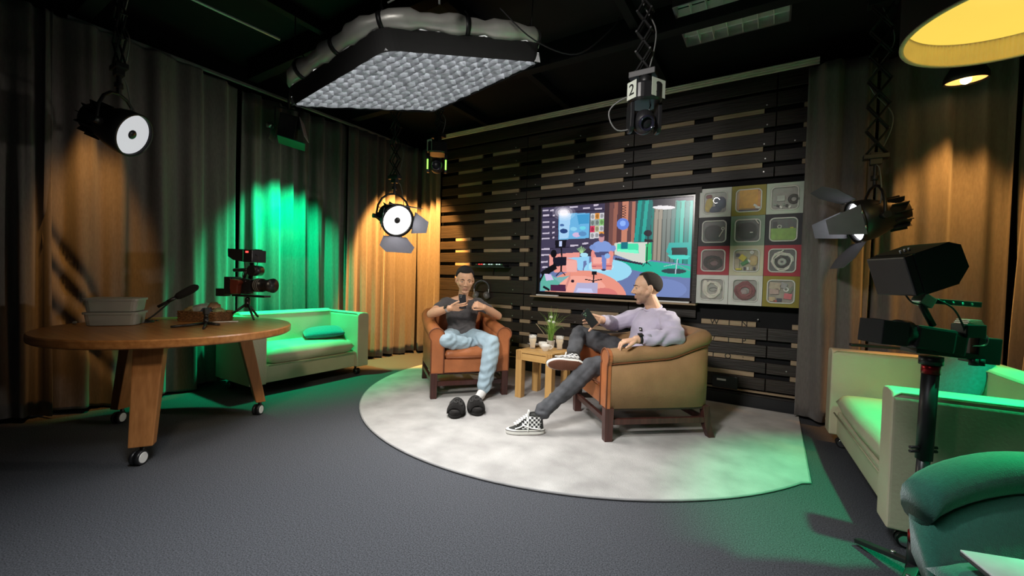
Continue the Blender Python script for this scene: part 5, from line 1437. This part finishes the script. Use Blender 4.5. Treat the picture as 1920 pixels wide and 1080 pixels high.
def skin_tint(M, base, lip, stub=None, knuckle=None):
    Mi = M.inverted()
    def post(me):
        ca = me.color_attributes.new('tint', 'FLOAT_COLOR', 'POINT')
        n = len(me.vertices); co = np.empty(n*3, np.float32); me.vertices.foreach_get('co', co); co = co.reshape(-1, 3)
        A = np.array(Mi); h = co@A[:3, :3].T+A[:3, 3]
        col = np.ones((n, 4), np.float32); col[:, :3] = base
        rg = np.random.RandomState(2); col[:, :3] *= (1+.05*rg.randn(n, 1))
        sm = lambda x, a, b: np.clip((x-a)/(b-a), 0, 1)
        inh = (np.abs(h[:, 0]) < .095) & (np.abs(h[:, 2]) < .16) & (np.abs(h[:, 1]) < .13)
        if stub is not None:
            k = stub[3]*sm(-h[:, 2], .028, .05)*sm(h[:, 1], -.035, .01)*inh*(1-.9*sm(-h[:, 2], .118, .125))
            k = np.maximum(k, stub[3]*.9*((h[:, 2] < -.036) & (h[:, 2] > -.050) & (h[:, 1] > .07) & inh))
            col[:, :3] = col[:, :3]*(1-k[:, None])+np.array(stub[:3])*k[:, None]
        lm = np.exp(-((h[:, 0]/.019)**4))*np.exp(-(((h[:, 2]+.060)/.0095)**4))*(h[:, 1] > .078)*inh
        col[:, :3] = col[:, :3]*(1-.8*lm[:, None])+np.array(lip)*.8*lm[:, None]
        mouth = np.exp(-((h[:, 0]/.017)**6))*np.exp(-(((h[:, 2]+.0600)/.0022)**2))*(h[:, 1] > .078)*inh
        col[:, :3] *= (1-.6*mouth[:, None])
        ca.data.foreach_set('color', col.ravel())
    return post
def wrinkle(fn, cut=None):
    def post(me):
        n = len(me.vertices); co = np.empty(n*3, np.float32); me.vertices.foreach_get('co', co); co = co.reshape(-1, 3)
        nr = np.empty(n*3, np.float32); me.vertices.foreach_get('normal', nr); nr = nr.reshape(-1, 3)
        co += nr*fn(co)[:, None]; me.vertices.foreach_set('co', co.ravel()); me.update()
        if cut:
            bm = bmesh.new(); bm.from_mesh(me)
            kill = [v for v in bm.verts if any(sum(((v.co[i]-c[i])/r[i])**2 for i in range(3)) < 1 for c, r in cut)]
            bmesh.ops.delete(bm, geom=kill, context='VERTS'); bm.to_mesh(me); bm.free()
    return post
def torso_loft(mb, rows, grow=0, n=26):
    rings = []
    for c, rx, ry in rows:
        rings.append([(c[0]+(rx+grow)*math.copysign(abs(math.cos(a))**.85, math.cos(a)), c[1]+(ry+grow)*math.copysign(abs(math.sin(a))**.85, math.sin(a)), c[2]) for a in [2*PI*k/n for k in range(n)]])
    mb.loft(rings)
def watch(parent, wrist, axis, up, strap):
    wrist = Vector(wrist); ax = nrmz(axis); u = Vector(up); u = (u-ax*u.dot(ax)).normalized(); s = ax.cross(u)
    st = MB(); r = .033
    st.loft([[wrist+ax*x+(u*math.cos(a)*r*.88+s*math.sin(a)*r)*k for x, k in ((-.011, 1.0), (.011, 1.0), (.011, 1.09), (-.011, 1.09))] for a in [2*PI*q/24 for q in range(25)]], cap=False)
    w = st.build('watch', strap, parent)
    c = MB(); rot = Matrix((ax, s, u)).transposed(); c.box(wrist+u*(r*.88+.008), (.034, .038, .011), rot=rot); cs = c.build('watch_case', PLASTIC, w, bevel=.004)
    return w
def phone(label, M, lenses=True):
    t = thing('mobile_phone', label, 'phone'); t.matrix_world = M
    MB().box((0, 0, 0), (.072, .0082, .148)).build('case', pm('phone_case', (.015, .016, .019), .35), t, bevel=.003, seg=3)
    MB().box((0, -.0043, 0), (.066, .0006, .142)).build('display', pm('phone_display', (.02, .022, .03), .1), t)
    b = MB(); b.box((.016, .0048, .050), (.034, .0024, .034)); bb = b.build('camera_block', pm('camera_block', (.03, .032, .036), .25), t, bevel=.001)
    for x, z in ((.008, .058), (.024, .058), (.016, .042)):
        l = MB(); l.tube([(x, .0058, z), (x, .0082, z)], .0068, 14); l.build('lens_ring', STEEL, bb)
    return t
skin1 = attr_mat('skin_left_sitter', 'tint', .48, spec=.4, bump=.06); skin2 = attr_mat('skin_right_sitter', 'tint', .48, spec=.4, bump=.06)

# ---------------------------------------------------------------- left sitter
def left_sitter():
    t = thing('person', 'seated person in dark grey t-shirt and pale jeans, holding a phone with both hands', 'person', (-2.747, 3.426, .014), R(-129.5))
    M = head_frame((0.0, .045, 1.112), (.10, .95, -.26))
    rows = [((0, -.07, .44), .150, .10), ((0, -.06, .52), .150, .105), ((0, -.065, .60), .142, .105), ((0, -.075, .68), .148, .110), ((0, -.085, .76), .168, .115), ((0, -.085, .82), .182, .110), ((0, -.075, .865), .170, .088), ((0, -.06, .90), .105, .062), ((0, -.05, .93), .062, .05)]
    sh = {1: Vector((.185, -.075, .862)), -1: Vector((-.185, -.075, .862))}
    el = {1: Vector((.345, .10, .765)), -1: Vector((-.352, .085, .745))}
    wr = {1: Vector((.190, .292, .838)), -1: Vector((-.150, .275, .850))}
    b = MB(); torso_loft(b, rows, -.010)
    limb(b, (0, -.045, .90), (0, .010, 1.02), .054, .051)
    limb(b, (-.12, -.07, .885), (0, -.05, .91), .035, .05); limb(b, (.12, -.07, .885), (0, -.05, .91), .035, .05)
    head(b, M, 1.04, 1.06)
    for s in (-1, 1):
        chain(b, [sh[s], sh[s].lerp(el[s], .5)+Vector((0, 0, -.004)), el[s]], [.052, .050, .042])
        chain(b, [el[s], el[s].lerp(wr[s], .35), wr[s]], [.043, .044, .0285])
    hand(b, wr[1], (-.93, .26, .12), (.05, -.92, .35), -1, (10, 12, 16, 22), .02, (.62, .55, -.35), 14)
    hand(b, wr[-1], (.86, .34, .30), (-.05, -.75, -.62), -1, (48, 66, 72, 74), .0, (.85, .30, .35), 22)
    # shins, feet and hips so that the figure is whole under its clothes
    hip = {1: Vector((.095, -.05, .50)), -1: Vector((-.095, -.05, .50))}; kn = {1: Vector((.232, .385, .545)), -1: Vector((-.185, .45, .515))}
    an = {1: Vector((-.03, .275, .485)), -1: Vector((-.105, .475, .085))}
    for s in (-1, 1):
        chain(b, [hip[s], kn[s], an[s]], [.075, .05, .035])
    chain(b, [an[-1], an[-1]+Vector((.03, .06, -.03)), (-.035, .60, .035)], [.034, .036, .026])
    chain(b, [an[1], (-.09, .27, .475)], [.034, .03])
    blend('body', b, skin1, t, .0036, 3, post=skin_tint(M, (.66, .37, .225), (.52, .24, .17), (.20, .12, .08, .25)))
    # t-shirt
    s_ = MB(); torso_loft(s_, [r for r in rows[:-1]], .006)
    for s in (-1, 1): limb(s_, sh[s]-Vector((s*.03, 0, 0)), sh[s].lerp(el[s], .47), .066, .056)
    for s in (-1, 1): limb(s_, (s*.06, -.07, .875), sh[s], .05, .06)
    def wf(co):
        x, y, z = co[:, 0], co[:, 1], co[:, 2]
        w = np.clip((.80-z)/.18, 0, 1)
        return w*(.0028*np.sin(z*120+3*np.sin(x*16+1)+1.9*np.sin(x*33+z*20))*(.4+.6*np.sin(x*21+z*37)**2)+.0025*np.sin(z*62-x*30+np.sin(x*50))) + .0015*np.sin(x*70+z*50)
    tee = pm('charcoal_jersey', (.072, .066, .068), .85, var=.15, scale=60, bump=.12, bscale=400, sheen=.15)
    blend('t_shirt', s_, tee, t, .005, 5, post=wrinkle(wf, [((0.0, .035, .945), (.078, .085, .082)), ((0, -.03, .99), (.075, .09, .09)), ((0, .05, .90), (.050, .07, .055))]))
    # jeans
    j = MB(); torso_loft(j, [((0, -.07, .43), .165, .115), ((0, -.06, .50), .170, .120), ((0, -.06, .56), .155, .115)], 0)
    chain(j, [hip[1], hip[1].lerp(kn[1], .55), kn[1]], [.105, .094, .078]); chain(j, [kn[1], kn[1].lerp(an[1], .5)+Vector((0, .01, -.01)), an[1]], [.078, .072, .060])
    chain(j, [hip[-1], hip[-1].lerp(kn[-1], .55), kn[-1]], [.105, .096, .082]); chain(j, [kn[-1], (-.165, .485, .36), (-.135, .495, .22), (-.118, .490, .115)], [.082, .080, .073, .069])
    def jf(co):
        x, y, z = co[:, 0], co[:, 1], co[:, 2]
        return .0038*np.sin(38*x+30*y+22*z+2.5*np.sin(z*24)+1.5*np.sin(x*40))*(.5+.7*np.sin(13*y+19*z)**2)*np.clip((z-.1)*8, 0, 1)+.0025*np.sin(85*z+40*x)+.004*np.sin(z*70+x*30+2*np.sin(x*45))*np.clip((.24-z)/.12, 0, 1)
    jean = pm('pale_denim', (.34, .46, .53), .8, var=.12, scale=9, bump=.1, bscale=300)
    blend('jeans', j, jean, t, .006, 5, post=wrinkle(jf))
    h = MB(); h.tube([(-.118, .490, .058), (-.118, .490, .066)], .070, 20); 
    so = MB(); chain(so, [an[-1]+Vector((-.005, .008, .10)), an[-1]+Vector((0, .005, .05)), an[-1]+Vector((0, .01, -.02)), (-.070, .545, .048), (-.030, .610, .038)], [.049, .044, .043, .043, .034]); so.ball(an[-1]+Vector((-.005, -.03, -.045)), .034)
    blend('sock', so, pm('white_sock', (.74, .74, .72), .9, bump=.25, bscale=300), t, .004, 4)
    # hair, face
    def line(a):
        f = math.cos(a); sd = abs(math.sin(a))
        if f > .55: return R(35)
        if f > .12: return R(35-33*(.55-f)/.43)
        if f > -.15: return R(-10)
        return R(-14-22*min(1, (-f-.15)/.5))
    hair_cap(M, line, lambda a, el: .010+.006*max(0, math.sin(el)), pm('short_black_hair', (.013, .010, .009), .9, var=.3, scale=90, bump=.7, bscale=400), t)
    face_bits(M, t, closed=.45, brow_r=.0042)
    wd = wr[1].lerp(el[1], .12)
    watch(t, wd, wr[1]-el[1], (.1, .75, .6), pm('pale_watch_strap', (.40, .36, .34), .6))
    # thin chain at the neckline
    n = MB(); n.tube([M @ Vector(p) for p in ((-.045, .0, -.19), (-.02, .035, -.222), (0, .042, -.232), (.02, .035, -.222), (.045, 0, -.19))], .0018, 6); n.build('necklace', pm('dark_chain', (.03, .025, .02), .4, .6), t)
    base = Matrix.Translation(Vector((-2.747, 3.426, .014))) @ Matrix.Rotation(R(-129.5), 4, 'Z')
    phone('black phone held upright in both hands by the left sitter', base @ Matrix.Translation(Vector((.072, .2985, .903))) @ Euler((R(24), R(-4), R(6))).to_matrix().to_4x4())
left_sitter()

# ---------------------------------------------------------------- shoes
suede = pm('black_suede', (.022, .023, .021), .9, var=.3, scale=60, bump=.2, bscale=300); checks = checker('black_white_checks', (.72, .72, .70), (.015, .015, .016), 62)
sole_w = pm('off_white_rubber', (.62, .61, .56), .55, var=.05); gum = pm('gum_rubber', (.17, .065, .035), .55, var=.1, bump=.2, bscale=200); lace_m = pm('white_lace', (.78, .78, .75), .8)
def shoe(parent, M, side):
    def outl(k, n=36, yf=None, yb=None, w=.050):
        out = []; yf = .150 if yf is None else yf; yb = -.140 if yb is None else yb
        for i in range(n):
            a = 2*PI*i/n; c, s = math.cos(a), math.sin(a)
            y = (yf if c > 0 else -yb)*math.copysign(abs(c)**.85, c)
            ww = w*(1.0+.06*c-.14*math.exp(-((y+.02)/.06)**2))
            out.append((s*ww*k, y))
        return out
    S_ = MB(); S_.loft([[(x, y, z) for x, y in outl(k, yf=.150*k, yb=-.140*k)] for k, z in ((.985, 0), (1.0, .004), (1.0, .030), (.96, .036))], M=M); so = S_.build('shoe_sole', sole_w, parent)
    o = MB(); o.loft([[(x, y, z) for x, y in outl(k, yf=.150*k, yb=-.140*k)] for k, z in ((.90, -.004), (.94, .002))], M=M)
    for i in range(30):
        for j in range(9):
            y = -.122+.0088*i; x = -.036+.009*j+(.0045 if i % 2 else 0)
            lim = .041*(1-abs(y/.150)**4)
            if abs(x) < lim: o.box((x, y, -.0048), (.0058, .0056, .003), M=M)
    o.build('waffle_outsole', gum, so)
    st = MB(); st.tube([M @ Vector((x, y, .026)) for x, y in outl(1.006, yf=.151, yb=-.141)], .0022, 5, closed=True); st.build('sole_line', PLASTIC, so)
    u = MB(); lv = 12; rings = []
    for q in range(lv+1):
        h = q/lv
        yf = .140*(1-h)**.6-.028*h if h > 0 else .140
        yf = .140-.162*(h**.62); yb = -.130+.012*h
        rings.append([(x, y, .033+.108*h-(.012*max(0, y)/.14 if h > .2 else 0)) for x, y in outl(.93-.20*h, yf=max(.02, yf), yb=yb) ] if yf > .02 else [(x*(.93-.2*h), y, .033+.108*h) for x, y in [(math.sin(2*PI*i/36)*.046, (yf+yb)/2+(yf-yb)/2*math.cos(2*PI*i/36)) for i in range(36)]])
    u.loft(rings, M=M)
    Mi = M.inverted(); up = u.build('shoe_upper', [suede, checks], parent)
    me = up.data; uv = me.uv_layers.new(name='UVMap')
    for p in me.polygons:
        c = Mi @ p.center
        if c.y < .035 and c.z > .040 and c.y > -.105 and abs(c.x) > .012: p.material_index = 1
        for li in p.loop_indices:
            v = Mi @ me.vertices[me.loops[li].vertex_index].co
            uv.data[li].uv = (v.y+2, v.z+2)
    for s in (-1, 1):
        sd = MB(); sd.tube(cr([M @ Vector((s*a, y, z)) for a, y, z in ((.047, -.10, .044), (.046, -.03, .052), (.043, .02, .068), (.045, .05, .055), (.047, .085, .046))], 5), .0042, 6, flat=1.0); sd.build('side_stripe', lace_m, up)
    la = MB()
    for k in range(6):
        h = k/5; y = .085-.082*h; z = .070+.060*h; w = .024-.002*k
        la.tube([M @ Vector((-w, y-.012, z-.006)), M @ Vector((0, y+.004, z+.006)), M @ Vector((w, y-.010, z-.006))], .0042, 6)
        la.tube([M @ Vector((w, y-.012, z-.005)), M @ Vector((-w*.2, y-.004, z+.006)), M @ Vector((-w, y-.024, z+.004))], .0038, 6)
    la.tube(cr([M @ Vector(p) for p in ((side*.02, .0, .130), (side*.047, -.01, .115), (side*.052, -.012, .075), (side*.055, -.008, .03))], 5), .0032, 6)
    la.build('laces', lace_m, up)
    tg = MB(); tg.loft([[(x*.024, .004-.03*(1-abs(x))*0, .10) for x in (-1, 1)]+[(x*.024, -.006, .10) for x in (1, -1)], [(x*.026, -.012, .165) for x in (-1, 1)]+[(x*.026, -.022, .165) for x in (1, -1)]], M=M, sm=False); tg.build('tongue', pm('white_tongue', (.60, .60, .57), .8), up)
    cl = MB(); cl.tube([M @ Vector((math.sin(2*PI*i/28)*.037, -.070+.050*math.cos(2*PI*i/28), .141)) for i in range(28)], .007, 8, closed=True); cl.build('padded_collar', suede, up)
    return so

# ---------------------------------------------------------------- right sitter
def right_sitter():
    L0 = (-.92, 3.41, .014); RZ = R(131.3)
    t = thing('person', 'seated person in lilac sweatshirt with one leg crossed, looking aside', 'person', L0, RZ)
    M = head_frame((.058, -.085, 1.090), (.27, .95, -.06), (.02, .04, 1))
    rows = [((.05, -.07, .44), .160, .115), ((.05, -.075, .52), .165, .125), ((.05, -.085, .60), .160, .125), ((.045, -.105, .68), .165, .125), ((.04, -.125, .76), .182, .125), ((.035, -.140, .82), .192, .118), ((.035, -.150, .868), .172, .095), ((.038, -.155, .905), .105, .07), ((.04, -.15, .935), .068, .058)]
    shL, elL, wrL = Vector((-.150, -.165, .850)), Vector((-.350, -.115, .752)), Vector((-.335, .185, .725))
    shR, elR, wrR = Vector((.215, -.110, .845)), Vector((.275, .110, .775)), Vector((.035, .315, .832))
    b = MB(); torso_loft(b, rows, -.012)
    limb(b, (.04, -.150, .91), (.05, -.10, 1.02), .062, .058); head(b, M, 1.06, 1.06)
    chain(b, [shL, elL, elL.lerp(wrL, .4), wrL], [.05, .042, .043, .030]); chain(b, [shR, elR, elR.lerp(wrR, .4), wrR], [.05, .042, .042, .030])
    tl = hand(b, wrL, (.04, .97, -.16), (0, -.2, -.98), -1, (34, 40, 44, 46), .10, (.75, .55, .25), 16, 1.06)
    hand(b, wrR, (-.22, .95, .05), (-.95, -.15, -.15), 1, (6, 10, 14, 18), .06, (.72, .66, -.05), -8, 1.04)
    hR, kR, aR = Vector((.13, -.06, .50)), Vector((.325, .395, .680)), Vector((.010, .545, .552))
    hL, kL, aL = Vector((-.045, -.06, .49)), Vector((-.150, .445, .490)), Vector((-.168, .835, .150))
    chain(b, [hR, kR, aR], [.075, .05, .034]); chain(b, [hL, kL, aL], [.075, .05, .034])
    fR = Matrix.Identity(4)
    blend('body', b, skin2, t, .0036, 3, post=skin_tint(M, (.68, .41, .27), (.56, .27, .21), (.16, .10, .075, .62)))
    # sweatshirt
    s_ = MB(); torso_loft(s_, rows, .012)
    chain(s_, [shL, shL.lerp(elL, .5), elL, elL.lerp(wrL, .45), elL.lerp(wrL, .72)], [.078, .072, .064, .060, .052])
    chain(s_, [shR, shR.lerp(elR, .5), elR, elR.lerp(wrR, .45), elR.lerp(wrR, .74)], [.078, .072, .064, .058, .048])
    limb(s_, (.0, -.155, .88), shL, .055, .07); limb(s_, (.07, -.155, .88), shR, .055, .07)
    def wf(co):
        x, y, z = co[:, 0], co[:, 1], co[:, 2]
        arm = np.clip((np.abs(x-.03)-.17)*12, 0, 1)
        return .0032*np.sin(70*z+38*x+30*y+2*np.sin(30*y))*(.5+arm)+.0028*np.sin(55*y-40*x+20*z)*(.4+arm)+.003*np.sin(75*z+12*x)*np.clip((.74-z)*6, 0, 1)
    lilac = pm('lilac_sweatshirt', (.50, .46, .59), .85, var=.07, scale=10, bump=.15, bscale=350, sheen=.2)
    sw = blend('sweatshirt', s_, lilac, t, .0055, 5, post=wrinkle(wf, [((.045, -.115, .965), (.068, .075, .050)), ((.045, -.12, 1.02), (.085, .10, .07))]))
    nk = MB(); nk.tube([(.043+.069*math.cos(a), -.135+.066*math.sin(a), .935+.012*math.cos(a*1)-.020*math.sin(a)) for a in [2*PI*k/28 for k in range(28)]], .0085, 8, closed=True); nk.build('neckband', lilac, sw)
    for p, q in ((elL, wrL), (elR, wrR)):
        f = .70 if p is elL else .74; c0 = p.lerp(q, f); d = (q-p).normalized(); m = MB(); m.tube([c0-d*.01, c0+d*.035, c0+d*.05], [.047, .040, .037], 18); m.build('cuff', lilac, sw)
    # chest patch with a white mark
    pk = MB(); pk.box((-.045, .009, .765), (.030, .006, .030), rot=Euler((R(-14), R(0), R(14)))); po_ = pk.build('chest_patch', pm('black_patch', (.012, .012, .013), .7), sw)
    m = MB(); m.box((-.047, .0135, .766), (.016, .002, .012), rot=Euler((R(-14), R(20), R(14)))); m.build('patch_mark', lace_m, po_)
    # jeans
    j = MB(); torso_loft(j, [((.05, -.07, .43), .172, .125), ((.05, -.07, .50), .178, .130), ((.05, -.07, .56), .165, .125)], 0)
    chain(j, [hR, hR.lerp(kR, .55), kR], [.106, .092, .070]); chain(j, [kR, kR.lerp(aR, .5), aR.lerp(kR, .08)], [.070, .066, .054])
    chain(j, [hL, hL.lerp(kL, .55), kL], [.104, .092, .074]); chain(j, [kL, kL.lerp(aL, .45), aL.lerp(kL, .22), aL.lerp(kL, .04)], [.074, .066, .056, .060])
    def jf(co):
        x, y, z = co[:, 0], co[:, 1], co[:, 2]
        low = np.clip((.34-z)/.16, 0, 1)
        return .003*np.sin(60*y+45*z+20*x+1.5*np.sin(25*x))+.002*np.sin(95*z-50*y)+low*.005*np.sin(90*z-40*y+3*np.sin(40*x+20*z))*(.4+np.sin(31*x+17*y)**2)
    so = MB(); chain(so, [aR.lerp(kR, .12), aR, aR+Vector((-.03, .02, -.02))], [.042, .041, .040]); blend('sock', so, pm('black_sock', (.02, .02, .02), .9), t, .005, 3)
    blend('jeans', j, pm('grey_black_denim', (.058, .060, .066), .85, var=.3, scale=14, bump=.15, bscale=300), t, .0055, 5, post=wrinkle(jf))
    # shoes: one flat on the rug, one crossed with its sole to the side
    yL = nrmz((.10, .99, 0)); xL = Vector((yL.y, -yL.x, 0)); ML = Matrix.Identity(4)
    for i in range(3): ML[i][0] = xL[i]; ML[i][1] = yL[i]; ML[i][2] = (0, 0, 1)[i]
    ML.translation = Vector((-.160, .940, .004)); shoe(t, ML, -1)
    zR = nrmz((.94, -.14, .30)); yR = nrmz(Vector((-.08, .98, -.05))-zR*zR.dot(Vector((-.08, .98, -.05)))); xR = yR.cross(zR); MR = Matrix.Identity(4)
    for i in range(3): MR[i][0] = xR[i]; MR[i][1] = yR[i]; MR[i][2] = zR[i]
    MR.translation = Vector((-.135, .640, .500)); shoe(t, MR, 1)
    # hair: receding, close cropped
    def line(a):
        f = math.cos(a)
        if f > .7: return R(50)
        if f > .16: return R(50-44*(.7-f)/.54)
        if f > -.12: return R(-8)
        return R(-14-24*min(1, (-f-.12)/.5))
    hm = pm('cropped_dark_hair', (.020, .014, .010), .9, var=.25, scale=70, bump=.5, bscale=400)
    hr = hair_cap(M, line, lambda a, el: .007, hm, t)
    cw = MB(); rr = []
    for e in range(7):
        el = R(62+4.6*e); rr.append([Vector((0, -.010, .030))+Vector((math.cos(el)*math.sin(q)*.0822, math.cos(el)*math.cos(q)*.1038, math.sin(el)*.0956)) for q in [2*PI*k/24 for k in range(24)]])
    cw.loft(rr, M=M); cw.build('thin_crown', pm('thinning_crown', (.10, .06, .04), .7, var=.4, scale=120), hr)
    face_bits(M, t, closed=.25, brow_r=.0032)
    watch(t, wrL.lerp(elL, .10), wrL-elL, (-.35, 0, .94), pm('black_watch_strap', (.012, .012, .013), .6))
    # ring on the ring finger of the resting hand
    f = nrmz((.04, .97, -.16)); n = Vector((0, -.2, -.98)); n = (n-f*n.dot(f)).normalized(); l = n.cross(f)*-1
    kx = wrL+f*.084*1.06+l*(-.011)*1.06; a = R(44)*.55; dd = f*math.cos(a)+n*math.sin(a); rp_ = kx+dd*.016
    rg = MB(); rg.tube([rp_-dd*.0028, rp_+dd*.0028], .0103, 16); rg.build('finger_ring', pm('gold', (.75, .50, .18), .25, 1), t)
    base = Matrix.Translation(Vector(L0)) @ Matrix.Rotation(RZ, 4, 'Z')
    phone('dark phone held tilted above the crossed knee by the right sitter', base @ Matrix.Translation(Vector((-.022, .428, .846))) @ Matrix.Rotation(R(98), 4, 'Z') @ Matrix.Rotation(R(40), 4, 'Y'))
right_sitter()
